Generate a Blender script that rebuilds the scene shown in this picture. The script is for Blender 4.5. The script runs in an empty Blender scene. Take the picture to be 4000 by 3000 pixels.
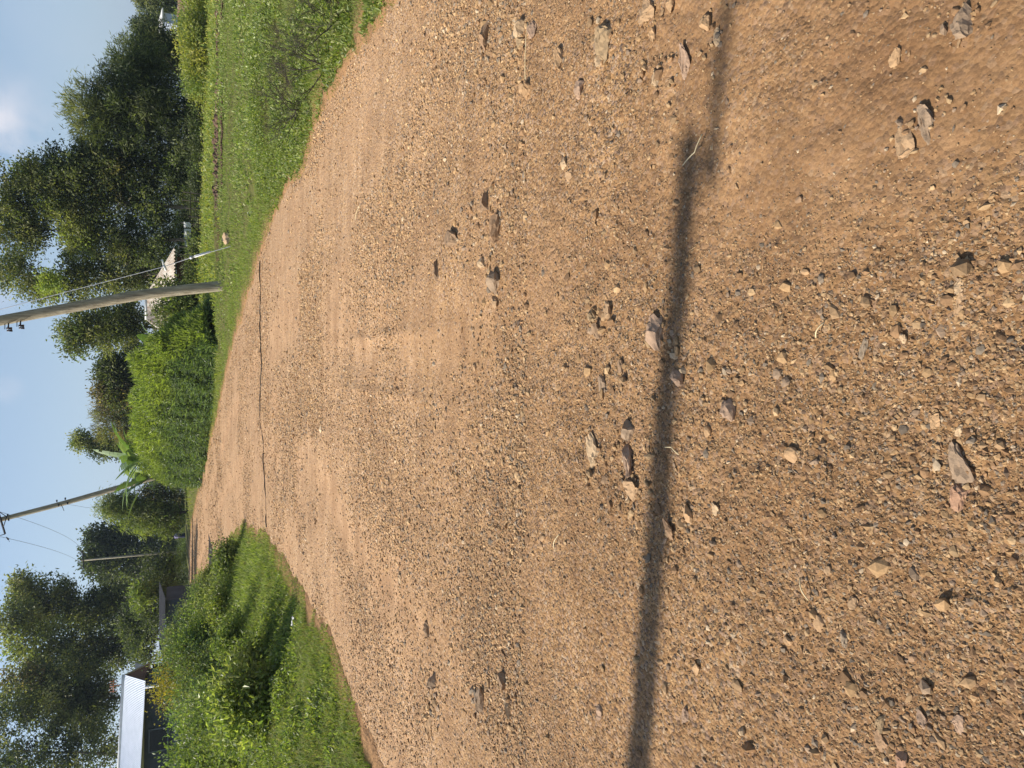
import bpy, math, random
import numpy as np
from mathutils import Vector, Matrix

random.seed(7)
rng = np.random.default_rng(7)
scene = bpy.context.scene
COL = scene.collection

# ------------------------------------------------------------------ camera
F_PX, PITCH, CAMH = 2750.0, math.radians(25.05), 1.6
cp, sp = math.cos(PITCH), math.sin(PITCH)
cam_d = bpy.data.cameras.new('camera')
cam_d.sensor_fit = 'HORIZONTAL'; cam_d.sensor_width = 36.0
cam_d.lens = 36.0 * F_PX / 4000.0
cam_d.clip_start = 0.05; cam_d.clip_end = 9000
cam = bpy.data.objects.new('camera', cam_d); COL.objects.link(cam)
Rv, Uv, Fv = Vector((1, 0, 0)), Vector((0, sp, cp)), Vector((0, cp, -sp))
M = Matrix((-Uv, Rv, -Fv)).transposed().to_4x4()
M.translation = Vector((0, 0, CAMH))
cam.matrix_world = M
scene.camera = cam

def ray(X, Y):
    """direction through a photo pixel (photo stands on its side)"""
    a = (1500.0 - Y) / F_PX; t = (2000.0 - X) / F_PX
    return a, cp + t * sp, -sp + t * cp
def P(X, Y, y):
    a, yc, zc = ray(X, Y); s = y / yc
    return np.array([a * s, y, CAMH + zc * s])

# ------------------------------------------------------------------ noise
def _h(ix, iy, seed):
    n = (ix.astype(np.int64) * 374761393 + iy.astype(np.int64) * 668265263 + seed * 974634777) & 0x7fffffff
    n = ((n ^ (n >> 13)) * 1274126177) & 0x7fffffff
    n = (n ^ (n >> 16)) & 0xffff
    return n / 65535.0
def vnoise(x, y, seed=0):
    x = np.asarray(x, float); y = np.asarray(y, float)
    x0 = np.floor(x); y0 = np.floor(y); fx = x - x0; fy = y - y0
    fx = fx * fx * (3 - 2 * fx); fy = fy * fy * (3 - 2 * fy)
    a = _h(x0, y0, seed); b = _h(x0 + 1, y0, seed); c = _h(x0, y0 + 1, seed); d = _h(x0 + 1, y0 + 1, seed)
    return (a * (1 - fx) + b * fx) * (1 - fy) + (c * (1 - fx) + d * fx) * fy - 0.5
def fbm(x, y, seed=0, o=4, lac=2.1, gain=0.5):
    r = 0; g = 1.0; f = 1.0
    for i in range(o):
        r = r + g * vnoise(np.asarray(x) * f + 17.3 * i, np.asarray(y) * f - 9.1 * i, seed + i); g *= gain; f *= lac
    return r
def sstep(a, b, x):
    t = np.clip((np.asarray(x, float) - a) / (b - a), 0, 1); return t * t * (3 - 2 * t)

# ------------------------------------------------------------------ terrain
_py = np.array([-50, 20, 30, 40, 50, 58, 66, 75, 85, 100, 130, 300, 4000.]); _pz = np.array([0, 0, .15, .48, .88, 1.12, 1.15, 1.02, .9, .3, -.8, -1.5, -1.5])
def prof(y):
    y = np.asarray(y, float)
    return (np.interp(y - 4, _py, _pz) + np.interp(y, _py, _pz) + np.interp(y + 4, _py, _pz)) / 3
def on_prof(X, Y, off=0.0):
    a, yc, zc = ray(X, Y); ys = np.linspace(1, 110, 4000)
    z = CAMH + zc / yc * ys - (prof(ys) + off)
    i = np.argmax(z < 0) if (z < 0).any() else len(ys) - 1
    return a / yc * ys[i], ys[i]
RE = [(1573,0),(1392,217),(1266,416),(1175,669),(1085,814),(1012,1012),(940,1247),(886,1446),(850,1627),(797,1826),(760,2000)]
LE = [(1537,3000),(1392,2712),(1302,2495),(1193,2296),(1085,2151),(1030,2061),(950,2034),(908,2079),(862,2142),(805,2230),(772,2330)]
re = np.array([on_prof(*p) for p in RE]); le = np.array([on_prof(*p) for p in LE])
def xr(y): 
    y = np.asarray(y, float)
    r = np.interp(y, np.r_[-60, 0, re[:, 1], re[-1, 1] + 60], np.r_[3.0, 3.05, re[:, 0], re[-1, 0] - 24])
    return r + 0.22 * fbm(y * .9, y * 0 + 3.3, 5, 4) + .10 * fbm(y * 6, y * 0, 6, 3)
def xl(y):
    y = np.asarray(y, float)
    r = np.interp(y, np.r_[-60, 0, le[:, 1], le[-1, 1] + 60], np.r_[-3.3, -3.3, le[:, 0], le[-1, 0] - 26])
    return r + 0.22 * fbm(y * .8, y * 0 + 8.3, 15, 4) + .10 * fbm(y * 6, y * 0, 16, 3)
def trk(x, y):
    f = (x - xl(y)) / (xr(y) - xl(y)) + .02 * np.sin(y * .35) + .03 * fbm(y * .3, y * 0, 11, 2); br = .55 + .9 * fbm(x * .6, y * .25, 13, 3)
    return np.clip((np.exp(-((f - .26) / .055) ** 2) * sstep(3.5, 6, y) + np.exp(-((f - .60) / .065) ** 2) * (.35 + .65 * sstep(2.6, 4, y)) + .7 * np.exp(-((f - .82) / .05) ** 2) * sstep(2.4, 1.4, y)) * np.clip(br, 0, 1), 0, 1)
def road_h(x, y):
    w = xr(y) - xl(y); f = (x - xl(y)) / w
    h = prof(y) + .045 * np.sin(np.clip(f, 0, 1) * math.pi) - .045 * sstep(.0, -.04, f) - .045 * sstep(1, 1.04, f) - .01
    h = h + .035 * fbm(x * .55, y * .4, 21, 3) + .018 * fbm(x * 2.3, y * 1.9, 25, 3)
    # low ripple bumps in the middle distance
    wy_ = sstep(3.8, 5.6, y) * sstep(9.5, 6.6, y); cx_ = .03 * y - .2
    h = h + wy_ * (.013 * np.exp(-((x - .44 - cx_) / .06) ** 2) + .010 * np.exp(-((x + .06 - cx_) / .04) ** 2) - .012 * np.exp(-((x - .2 - cx_) / .15) ** 2))
    h = h - .03 * trk(x, y)
    return h
def road_fine(x, y):
    rough = .55 + .9 * sstep(-.15, .25, fbm(x * .7 + 3, y * .5, 31, 3))
    near = 1 / (1 + (np.maximum(y, 0) / 9) ** 2)
    smooth_right = 1 - .55 * sstep(.1, .7, x) * sstep(2.1, 1.5, y)
    a = np.abs(fbm(x * 9, y * 9, 41, 4)) ; b = fbm(x * 34, y * 34, 45, 3)
    rough = rough * (1 - .6 * trk(x, y))
    return rough * smooth_right * (-.011 * a + .0045 * b) + .006 * fbm(x * 14, y * 12, 47, 2) * rough
def ground_h(x, y):
    dR = x - xr(y); dL = xl(y) - x
    d = np.maximum(dR, dL); pr = prof(y)
    right = dR > dL
    edge = -.09 + .10 * sstep(-.12, .12, d)
    bankR = .27 * sstep(.1, 2.4, d) + .06 * sstep(2, 8, d)
    bankL = .42 * sstep(.1, 2.6, d) + .20 * sstep(2.5, 8, d)
    n = (.10 * fbm(x * .35, y * .35, 51, 4) + .05 * fbm(x * 2.2, y * 2.2, 55, 3)) * sstep(.1, .9, d)
    hR = pr * (1 - sstep(4, 20, dR)) + bankR
    hL = pr * (1 - sstep(4, 20, dL)) + bankL
    h = edge + np.where(right, hR, hL) + n
    # ploughed furrow lines in the right field
    fr = sstep(4.0, 5.0, dR) * sstep(45, 30, x)
    yy = y + .5 * fbm(x * .4, x * 0, 71, 3)
    h = h - .22 * fr * np.exp(-((yy - 28.3) / .5) ** 2) + .07 * fr * np.exp(-((yy - 29.1) / .4) ** 2) - .06 * fr * np.exp(-((yy - 24.0) / .10) ** 2)
    return h

# ------------------------------------------------------------------ mesh helpers
def mk_mesh(name, verts, faces, colors=None, smooth=False, mat=None):
    """verts (n,3) array, faces (m,k) array or list of such arrays"""
    verts = np.asarray(verts, np.float32)
    fl = faces if isinstance(faces, list) else [faces]
    fl = [np.asarray(f, np.int32) for f in fl if len(f)]
    me = bpy.data.meshes.new(name)
    me.vertices.add(len(verts)); me.vertices.foreach_set('co', verts.ravel())
    idx = np.concatenate([f.ravel() for f in fl]); tot = np.concatenate([np.full(len(f), f.shape[1], np.int32) for f in fl])
    me.loops.add(len(idx)); me.loops.foreach_set('vertex_index', idx)
    me.polygons.add(len(tot)); me.polygons.foreach_set('loop_start', np.r_[0, np.cumsum(tot)[:-1]].astype(np.int32))
    me.polygons.foreach_set('loop_total', tot)
    me.polygons.foreach_set('use_smooth', np.full(len(tot), smooth, bool))
    if colors is not None:
        ca = me.color_attributes.new('Col', 'FLOAT_COLOR', 'POINT')
        c4 = np.ones((len(verts), 4), np.float32); c4[:, :3] = colors
        ca.data.foreach_set('color', c4.ravel())
    me.update(calc_edges=True); me.validate()
    if mat: me.materials.append(mat)
    return me
def mk_obj(name, me, parent=None, **props):
    o = bpy.data.objects.new(name, me); COL.objects.link(o)
    if parent: o.parent = parent
    for k, v in props.items(): o[k] = v
    return o
def empty(name, loc, **props):
    o = bpy.data.objects.new(name, None); COL.objects.link(o); o.location = loc; o.empty_display_size = .2
    for k, v in props.items(): o[k] = v
    return o
def tube(pts, rad, n=8, cap=True):
    pts = np.asarray(pts, float); m = len(pts); rad = np.broadcast_to(np.asarray(rad, float), (m,))
    V = []; T = np.gradient(pts, axis=0); T /= np.linalg.norm(T, axis=1)[:, None] + 1e-12
    ref = np.array([0, 0, 1.]) if abs(T[0][2]) < .9 else np.array([0, 1., 0])
    u = np.cross(T[0], ref); u /= np.linalg.norm(u)
    for i in range(m):
        u = u - T[i] * np.dot(u, T[i]); u /= np.linalg.norm(u) + 1e-12; w = np.cross(T[i], u)
        for k in range(n):
            a = 2 * math.pi * k / n; V.append(pts[i] + rad[i] * (math.cos(a) * u + math.sin(a) * w))
    V = np.array(V); i = np.arange(m - 1)[:, None] * n; k = np.arange(n)[None, :]; k2 = (k + 1) % n
    Fq = np.stack([i + k, i + k2, i + n + k2, i + n + k], -1).reshape(-1, 4)
    faces = [Fq]
    if cap:
        V = np.vstack([V, pts[0], pts[-1]]); c0 = m * n; k = np.arange(n); k2 = (k + 1) % n
        faces.append(np.stack([k2, k, np.full(n, c0)], -1)); faces.append(np.stack([(m - 1) * n + k, (m - 1) * n + k2, np.full(n, c0 + 1)], -1))
    return V, faces
def join(parts):
    V = []; F = {}; off = 0
    for v, fs in parts:
        if not isinstance(fs, list): fs = [fs]
        for f in fs:
            f = np.asarray(f)
            if len(f): F.setdefault(f.shape[1], []).append(f + off)
        V.append(v); off += len(v)
    return np.vstack(V), [np.vstack(x) for x in F.values()]
def box(c, s, rot=None):
    v = np.array([(x, y, z) for x in (-.5, .5) for y in (-.5, .5) for z in (-.5, .5)]) * np.asarray(s, float)
    if rot is not None: v = v @ np.asarray(rot).T
    f = np.array([(0, 1, 3, 2), (4, 6, 7, 5), (0, 4, 5, 1), (2, 3, 7, 6), (0, 2, 6, 4), (1, 5, 7, 3)])
    return v + np.asarray(c, float), f
def rotz(a): c, s = math.cos(a), math.sin(a); return np.array([[c, -s, 0], [s, c, 0], [0, 0, 1.]])
def slab(quad, th):
    """a thick four cornered panel"""
    q = np.asarray(quad, float); n = np.cross(q[1] - q[0], q[3] - q[0]); n /= np.linalg.norm(n)
    v = np.vstack([q, q - n * th]); f = np.array([(0, 1, 2, 3), (7, 6, 5, 4), (0, 4, 5, 1), (1, 5, 6, 2), (2, 6, 7, 3), (3, 7, 4, 0)])
    return v, f
def unit(v): return v / (np.linalg.norm(v, axis=-1, keepdims=True) + 1e-9)

# ------------------------------------------------------------------ materials
def new_mat(name):
    m = bpy.data.materials.new(name); m.use_nodes = True; nt = m.node_tree
    b = nt.nodes['Principled BSDF']; return m, nt, b
def N(nt, t, **kw):
    n = nt.nodes.new(t)
    for k, v in kw.items():
        if k.startswith('i_'): n.inputs[k[2:]].default_value = v
        else: setattr(n, k, v)
    return n
def ramp(nt, stops, fac=None, interp='LINEAR'):
    r = nt.nodes.new('ShaderNodeValToRGB'); cr = r.color_ramp; cr.interpolation = interp
    while len(cr.elements) < len(stops): cr.elements.new(0.5)
    for e, (p, c) in zip(cr.elements, stops): e.position = p; e.color = (*c, 1) if len(c) == 3 else c
    if fac is not None: nt.links.new(fac, r.inputs[0])
    return r
def noise_tex(nt, scale, detail=4, rough=.6, vec=None):
    n = N(nt, 'ShaderNodeTexNoise'); n.inputs['Scale'].default_value = scale; n.inputs['Detail'].default_value = detail; n.inputs['Roughness'].default_value = rough
    if vec is not None: nt.links.new(vec, n.inputs['Vector'])
    return n
def mix(nt, a, b, fac, mode='MIX'):
    m = N(nt, 'ShaderNodeMix', data_type='RGBA', blend_type=mode)
    for sock, v in ((m.inputs[6], a), (m.inputs[7], b), (m.inputs[0], fac)):
        if hasattr(v, 'is_linked') or hasattr(v, 'links'): nt.links.new(v, sock)
        else: sock.default_value = (*v, 1) if isinstance(v, tuple) and len(v) == 3 else v
    return m.outputs[2]

def plain_noise_mat(name, c1, c2, scale=8, rough=.8, bump=.3, bscale=None, bdist=.01, metallic=0, stretch=None, spec=.3, detail=5):
    m, nt, b = new_mat(name)
    tc = N(nt, 'ShaderNodeTexCoord'); vec = tc.outputs['Object']
    if stretch:
        mp = N(nt, 'ShaderNodeMapping'); mp.inputs['Scale'].default_value = stretch; nt.links.new(vec, mp.inputs[0]); vec = mp.outputs[0]
    n = noise_tex(nt, scale, detail, .6, vec); r = ramp(nt, [(.3, c1), (.7, c2)], n.outputs[0])
    nt.links.new(r.outputs[0], b.inputs['Base Color'])
    b.inputs['Roughness'].default_value = rough; b.inputs['Metallic'].default_value = metallic
    b.inputs['Specular IOR Level'].default_value = spec
    if bump:
        n2 = noise_tex(nt, bscale or scale * 3, 4, .6, vec); bp = N(nt, 'ShaderNodeBump'); bp.inputs['Strength'].default_value = bump; bp.inputs['Distance'].default_value = bdist
        nt.links.new(n2.outputs[0], bp.inputs['Height']); nt.links.new(bp.outputs[0], b.inputs['Normal'])
    return m

def leaf_mat(name, rough=.5, trans=.35, spec=.35):
    m, nt, b = new_mat(name); out = nt.nodes['Material Output']
    at = N(nt, 'ShaderNodeVertexColor', layer_name='Col')
    nt.links.new(at.outputs[0], b.inputs['Base Color']); b.inputs['Roughness'].default_value = rough
    b.inputs['Specular IOR Level'].default_value = spec
    tr = N(nt, 'ShaderNodeBsdfTranslucent')
    tcol = mix(nt, at.outputs[0], (1.1, 1.2, .40), .9, 'MULTIPLY'); nt.links.new(tcol, tr.inputs[0])
    mx = N(nt, 'ShaderNodeMixShader'); mx.inputs[0].default_value = trans
    nt.links.new(b.outputs[0], mx.inputs[1]); nt.links.new(tr.outputs[0], mx.inputs[2]); nt.links.new(mx.outputs[0], out.inputs[0])
    return m
LEAF = leaf_mat('leaf_matte', .5, .45, .4); LEAFG = leaf_mat('leaf_glossy', .42, .46, .38); GRASS = leaf_mat('grass_blades', .55, .45, .25)
BARK = plain_noise_mat('bark', (.05, .04, .03), (.15, .12, .09), 6, .9, .6, 20, .02, stretch=(3, 3, .5))
BARKP = plain_noise_mat('pale_bark', (.16, .13, .10), (.36, .30, .24), 6, .85, .4, 20, .01, stretch=(3, 3, .5))

# gravel road surface
def road_material():
    m, nt, b = new_mat('gravel_road'); tc = N(nt, 'ShaderNodeTexCoord'); v = tc.outputs['Object']
    big = noise_tex(nt, .45, 4, .55, v); mid = noise_tex(nt, 3.0, 5, .6, v)
    base = ramp(nt, [(.32, (.315, .185, .095)), (.55, (.405, .25, .132)), (.72, (.475, .30, .168))], mid.outputs[0])
    tone = ramp(nt, [(.35, (.88, .86, .84)), (.65, (1.08, 1.04, 1.0))], big.outputs[0])
    c = mix(nt, base.outputs[0], tone.outputs[0], 1.0, 'MULTIPLY')
    vo = N(nt, 'ShaderNodeTexVoronoi'); vo.inputs['Scale'].default_value = 75; vo.inputs['Randomness'].default_value = 1; nt.links.new(v, vo.inputs['Vector'])
    sep = N(nt, 'ShaderNodeSeparateColor'); nt.links.new(vo.outputs['Color'], sep.inputs[0])
    peb = ramp(nt, [(0, (.13, .11, .10)), (.14, (.30, .17, .08)), (.42, (.46, .27, .12)), (.72, (.56, .36, .18)), (.9, (.42, .29, .21)), (1, (.68, .52, .34))], sep.outputs[0])
    cov = noise_tex(nt, 1.3, 4, .6, v); covr = ramp(nt, [(.35, (.25,) * 3), (.62, (.85,) * 3)], cov.outputs[0])
    at = N(nt, 'ShaderNodeVertexColor', layer_name='Col'); sc = N(nt, 'ShaderNodeSeparateColor'); nt.links.new(at.outputs[0], sc.inputs[0])
    inv = N(nt, 'ShaderNodeMath', operation='MULTIPLY_ADD'); nt.links.new(sc.outputs[0], inv.inputs[0]); inv.inputs[1].default_value = -.75; inv.inputs[2].default_value = 1
    cvm = N(nt, 'ShaderNodeMath', operation='MULTIPLY'); nt.links.new(covr.outputs[0], cvm.inputs[0]); nt.links.new(inv.outputs[0], cvm.inputs[1])
    c = mix(nt, c, peb.outputs[0], cvm.outputs[0])
    mp = N(nt, 'ShaderNodeMapping'); mp.inputs['Rotation'].default_value = (0, 0, .65); mp.inputs['Scale'].default_value = (.9, 4.5, 1); nt.links.new(v, mp.inputs[0])
    stn = noise_tex(nt, 1.0, 4, .6, mp.outputs[0]); strr = ramp(nt, [(.36, (.84, .82, .80)), (.62, (1.06, 1.06, 1.06))], stn.outputs[0]); c = mix(nt, c, strr.outputs[0], 1.0, 'MULTIPLY')
    fine = noise_tex(nt, 160, 3, .7, v); fr = ramp(nt, [(.3, (.72, .70, .66)), (.6, (1.08, 1.08, 1.08))], fine.outputs[0])
    c = mix(nt, c, fr.outputs[0], .8, 'MULTIPLY')
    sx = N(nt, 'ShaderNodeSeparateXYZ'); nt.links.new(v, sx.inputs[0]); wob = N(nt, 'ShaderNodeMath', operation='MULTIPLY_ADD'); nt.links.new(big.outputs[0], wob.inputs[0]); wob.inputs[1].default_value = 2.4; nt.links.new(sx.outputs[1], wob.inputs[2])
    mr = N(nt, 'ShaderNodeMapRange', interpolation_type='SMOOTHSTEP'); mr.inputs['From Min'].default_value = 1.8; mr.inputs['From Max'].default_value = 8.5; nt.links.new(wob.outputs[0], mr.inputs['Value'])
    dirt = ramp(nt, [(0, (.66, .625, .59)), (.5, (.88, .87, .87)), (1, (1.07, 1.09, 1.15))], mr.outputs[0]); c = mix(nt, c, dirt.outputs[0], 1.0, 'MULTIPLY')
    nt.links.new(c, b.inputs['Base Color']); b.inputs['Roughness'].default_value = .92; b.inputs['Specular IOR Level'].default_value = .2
    h1 = N(nt, 'ShaderNodeMath', operation='MULTIPLY'); nt.links.new(vo.outputs['Distance'], h1.inputs[0]); h1.inputs[1].default_value = -.45
    h2 = N(nt, 'ShaderNodeMath', operation='MULTIPLY_ADD'); nt.links.new(fine.outputs[0], h2.inputs[0]); h2.inputs[1].default_value = .35; nt.links.new(h1.outputs[0], h2.inputs[2])
    v2 = N(nt, 'ShaderNodeTexVoronoi'); v2.inputs['Scale'].default_value = 28; nt.links.new(v, v2.inputs['Vector'])
    h3 = N(nt, 'ShaderNodeMath', operation='MULTIPLY_ADD'); nt.links.new(v2.outputs['Distance'], h3.inputs[0]); h3.inputs[1].default_value = -.6; nt.links.new(h2.outputs[0], h3.inputs[2])
    bp = N(nt, 'ShaderNodeBump'); bp.inputs['Distance'].default_value = .014; nt.links.new(inv.outputs[0], bp.inputs['Strength'])
    nt.links.new(h3.outputs[0], bp.inputs['Height']); nt.links.new(bp.outputs[0], b.inputs['Normal'])
    return m
def ground_material():
    m, nt, b = new_mat('verge_soil'); tc = N(nt, 'ShaderNodeTexCoord'); v = tc.outputs['Object']
    at = N(nt, 'ShaderNodeVertexColor', layer_name='Col')
    n = noise_tex(nt, 5, 6, .65, v); r = ramp(nt, [(.3, (.65, .65, .65)), (.7, (1.35, 1.3, 1.2))], n.outputs[0])
    c = mix(nt, at.outputs[0], r.outputs[0], 1.0, 'MULTIPLY'); nt.links.new(c, b.inputs['Base Color'])
    b.inputs['Roughness'].default_value = .95; b.inputs['Specular IOR Level'].default_value = .1
    n2 = noise_tex(nt, 22, 4, .6, v); bp = N(nt, 'ShaderNodeBump'); bp.inputs['Distance'].default_value = .05; bp.inputs['Strength'].default_value = .8
    nt.links.new(n2.outputs[0], bp.inputs['Height']); nt.links.new(bp.outputs[0], b.inputs['Normal'])
    return m
def attr_mat(name, rough=.85, bump=.4, bscale=120, bdist=.003, spec=.25):
    m, nt, b = new_mat(name); tc = N(nt, 'ShaderNodeTexCoord')
    at = N(nt, 'ShaderNodeVertexColor', layer_name='Col'); n = noise_tex(nt, bscale, 4, .6, tc.outputs['Object'])
    r = ramp(nt, [(.3, (.8, .8, .8)), (.7, (1.15, 1.15, 1.15))], n.outputs[0]); c = mix(nt, at.outputs[0], r.outputs[0], 1.0, 'MULTIPLY')
    nt.links.new(c, b.inputs['Base Color']); b.inputs['Roughness'].default_value = rough; b.inputs['Specular IOR Level'].default_value = spec
    bp = N(nt, 'ShaderNodeBump'); bp.inputs['Distance'].default_value = bdist; bp.inputs['Strength'].default_value = bump
    nt.links.new(n.outputs[0], bp.inputs['Height']); nt.links.new(bp.outputs[0], b.inputs['Normal'])
    return m
ROADM = road_material(); GROUNDM = ground_material(); STONEM = attr_mat('gravel_stones')

# ------------------------------------------------------------------ road sheet
ys = np.r_[np.linspace(-2.5, .45, 60)[:-1], np.exp(np.linspace(math.log(.45), math.log(105), 860))]
fs = np.linspace(-.045, 1.045, 720)
Yg, Fg = np.meshgrid(ys, fs, indexing='ij'); XL = xl(ys)[:, None]; XR = xr(ys)[:, None]
Xg = XL + (XR - XL) * Fg
Zg = road_h(Xg, Yg) + road_fine(Xg, Yg) * sstep(-.04, .02, Fg) * sstep(1.04, .98, Fg)
nr, nc = Xg.shape; I = np.arange(nr * nc).reshape(nr, nc)
Fq = np.stack([I[:-1, :-1], I[:-1, 1:], I[1:, 1:], I[1:, :-1]], -1).reshape(-1, 4)
tk = np.maximum(trk(Xg, Yg), .75 * sstep(.0, .7, Xg) * sstep(2.5, 1.8, Yg) * np.clip(.8 + fbm(Xg * 2, Yg * 2, 17, 3), 0, 1)).reshape(-1, 1) * np.ones((1, 3))
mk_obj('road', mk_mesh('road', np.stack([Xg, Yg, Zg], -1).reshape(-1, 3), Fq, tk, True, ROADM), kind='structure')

# ------------------------------------------------------------------ ground sheet (to the horizon)
def axis(knots):
    out = []
    for (a, b, n) in knots: out.append(np.linspace(a, b, n, endpoint=False))
    return np.concatenate(out)
gx = np.r_[axis([(-4000, -400, 12), (-400, -60, 20), (-60, -12, 80), (-12, 12, 300), (12, 60, 160), (60, 400, 20), (400, 4000, 12)]), 4000]
gy = np.r_[axis([(-60, -3, 12), (-3, 16, 190), (16, 45, 210), (45, 120, 150), (120, 600, 30), (600, 4500, 12)]), 4500]
Xg, Yg = np.meshgrid(gx, gy); Zg = ground_h(Xg, Yg)
soil = np.array([.20, .12, .065]); green = np.array([.075, .105, .028]); brown = np.array([.30, .175, .09])
d = np.maximum(Xg - xr(Yg), xl(Yg) - Xg)
k = sstep(.1, .6, d + .3 * fbm(Xg * 1.5, Yg * 1.5, 81, 3))[..., None]
cc = brown * (1 - k) + (green * .75 + soil * .25) * k
fur = (np.exp(-((Yg + .5 * fbm(Xg * .4, Xg * 0, 71, 3) - 28.4) / .45) ** 2) * (Xg - xr(Yg) > 4.2))[..., None]
cc = cc * (1 - fur) + np.array([.11, .065, .04]) * fur
nr, nc = Xg.shape; I = np.arange(nr * nc).reshape(nr, nc)
Fq = np.stack([I[:-1, :-1], I[:-1, 1:], I[1:, 1:], I[1:, :-1]], -1).reshape(-1, 4)
mk_obj('ground', mk_mesh('ground', np.stack([Xg, Yg, Zg], -1).reshape(-1, 3), Fq, cc.reshape(-1, 3), True, GROUNDM), kind='structure')

# ------------------------------------------------------------------ gravel
PAL = np.array([(.47, .30, .155), (.56, .38, .21), (.37, .22, .115), (.43, .28, .155), (.28, .22, .165), (.38, .27, .185), (.25, .20, .15), (.29, .175, .095), (.62, .48, .33), (.49, .33, .185)])
PW = np.array([.2, .13, .17, .14, .06, .08, .04, .1, .03, .05]); PW /= PW.sum()
OCT = np.array([(1, 0, 0), (-1, 0, 0), (0, 1, 0), (0, -1, 0), (0, 0, 1), (0, 0, -1.)])
OF = np.array([(0, 2, 4), (2, 1, 4), (1, 3, 4), (3, 0, 4), (2, 0, 5), (1, 2, 5), (3, 1, 5), (0, 3, 5)])
_g = (1 + 5 ** .5) / 2
IC0 = np.array([(-1, _g, 0), (1, _g, 0), (-1, -_g, 0), (1, -_g, 0), (0, -1, _g), (0, 1, _g), (0, -1, -_g), (0, 1, -_g), (_g, 0, -1), (_g, 0, 1), (-_g, 0, -1), (-_g, 0, 1)]) / math.sqrt(1 + _g * _g)
IF0 = np.array([(0, 11, 5), (0, 5, 1), (0, 1, 7), (0, 7, 10), (0, 10, 11), (1, 5, 9), (5, 11, 4), (11, 10, 2), (10, 7, 6), (7, 1, 8), (3, 9, 4), (3, 4, 2), (3, 2, 6), (3, 6, 8), (3, 8, 9), (4, 9, 5), (2, 4, 11), (6, 2, 10), (8, 6, 7), (9, 8, 1)])
CUB = np.array([(x, y, z) for x in (-1, 1) for y in (-1, 1) for z in (-1, 1)]) * .72
CF = np.array([(0, 1, 3), (0, 3, 2), (4, 6, 7), (4, 7, 5), (0, 4, 5), (0, 5, 1), (2, 3, 7), (2, 7, 6), (0, 2, 6), (0, 6, 4), (1, 5, 7), (1, 7, 3)])
def stones(x, y, r, base, bf, sink=.25):
    n = len(x); nb = len(base)
    v = base[None] * (1 + .38 * rng.uniform(-1, 1, (n, nb, 3)))
    s = np.stack([rng.uniform(.7, 1.35, n), rng.uniform(.6, 1.2, n), rng.uniform(.4, .85, n)], -1)
    v = v * (s * r[:, None])[:, None, :]
    a = rng.uniform(0, 2 * math.pi, n); b = rng.normal(0, .35, n)
    cb, sb = np.cos(b)[:, None], np.sin(b)[:, None]; y1 = v[..., 1] * cb - v[..., 2] * sb; z1 = v[..., 1] * sb + v[..., 2] * cb
    ca, sa = np.cos(a)[:, None], np.sin(a)[:, None]
    vx = v[..., 0] * ca - y1 * sa; vy = v[..., 0] * sa + y1 * ca
    z = road_h(x, y) + road_fine(x, y)
    V = np.stack([vx + x[:, None], vy + y[:, None], z1 + (z + r * (.35 - sink))[:, None]], -1).reshape(-1, 3)
    Fa = (bf[None] + (np.arange(n) * nb)[:, None, None]).reshape(-1, 3)
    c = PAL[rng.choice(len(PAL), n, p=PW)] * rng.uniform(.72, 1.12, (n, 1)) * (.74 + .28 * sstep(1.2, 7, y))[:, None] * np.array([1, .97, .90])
    return V, Fa, np.repeat(c, nb, 0)
parts = []; cols = []
def scatter(n, y0, y1, r0, r1, base, bf, powr=1.0, maxr=None):
    u = rng.uniform(0, 1, n * 2); y = np.exp(np.log(y0) + u * (np.log(y1) - np.log(y0))) if powr else rng.uniform(y0, y1, n * 2)
    x = xl(y) + (xr(y) - xl(y)) * rng.uniform(-.01, 1.01, len(y))
    dens = .45 + 1.5 * fbm(x * .8 + 3, y * .5, 31, 3) + .55 * sstep(.9, -.4, x) * sstep(5, 3, y) - .75 * sstep(.0, .7, x) * sstep(2.6, 1.7, y) + .25 * sstep(1.6, 3, x) * sstep(9, 5, y)
    dens = dens - .55 * trk(x, y); keep = rng.uniform(0, 1, len(y)) < np.clip(dens, .07, 1); x = x[keep][:n]; y = y[keep][:n]
    r = np.exp(rng.normal(math.log(r0), r1, len(x))); 
    if maxr: r = np.minimum(r, maxr)
    r = r * (1 - .3 * sstep(.0, .8, x) * sstep(2.6, 1.6, y))
    V, Fa, c = stones(x, y, r, base, bf); parts.append((V, Fa)); cols.append(c)
scatter(190000, .55, 4.2, .0034, .42, OCT, OF)
scatter(14000, .55, 4.5, .0050, .30, IC0, IF0, maxr=.0115)
scatter(60000, 3.2, 11, .0065, .42, OCT, OF, maxr=.022)
scatter(40000, 9, 34, .012, .42, OCT, OF, maxr=.035)
scatter(16000, 30, 105, .022, .4, OCT, OF, maxr=.06)
scatter(1100, .9, 12, .0125, .3, IC0, IF0, maxr=.022)
scatter(25000, 3.2, 12, .0095, .3, IC0, IF0, maxr=.02)
RUB = [(1915,140),(2050,140),(2372,180),(2545,60),(2600,300),(2810,130),(1950,1080),(1900,800),(1800,940),(2345,1250),(2560,1320),(2400,1500),(2860,1600),(2720,1500),(2345,1800),(2480,1740),(2520,1900),(2420,1880),(2720,2020),(2640,2080),(1870,2720),(1980,2700),(1680,2750),(3960,150),(3900,1160),(3660,480),(3850,1800),(3560,2900),(3650,2820)]
rx, ry = [], []
for (X, Y) in RUB:
    x0, y0 = on_prof(X, Y, .02); k_ = int(rng.integers(14, 30)); sc_ = .07 * (y0 / 2.2) ** .45; rx.append(x0 + rng.normal(0, sc_, k_)); ry.append(y0 + rng.normal(0, sc_, k_))
rx = np.concatenate(rx); ry = np.concatenate(ry); rr_ = np.exp(rng.normal(math.log(.0085), .45, len(rx))) * (ry / 2.2) ** .5
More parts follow.
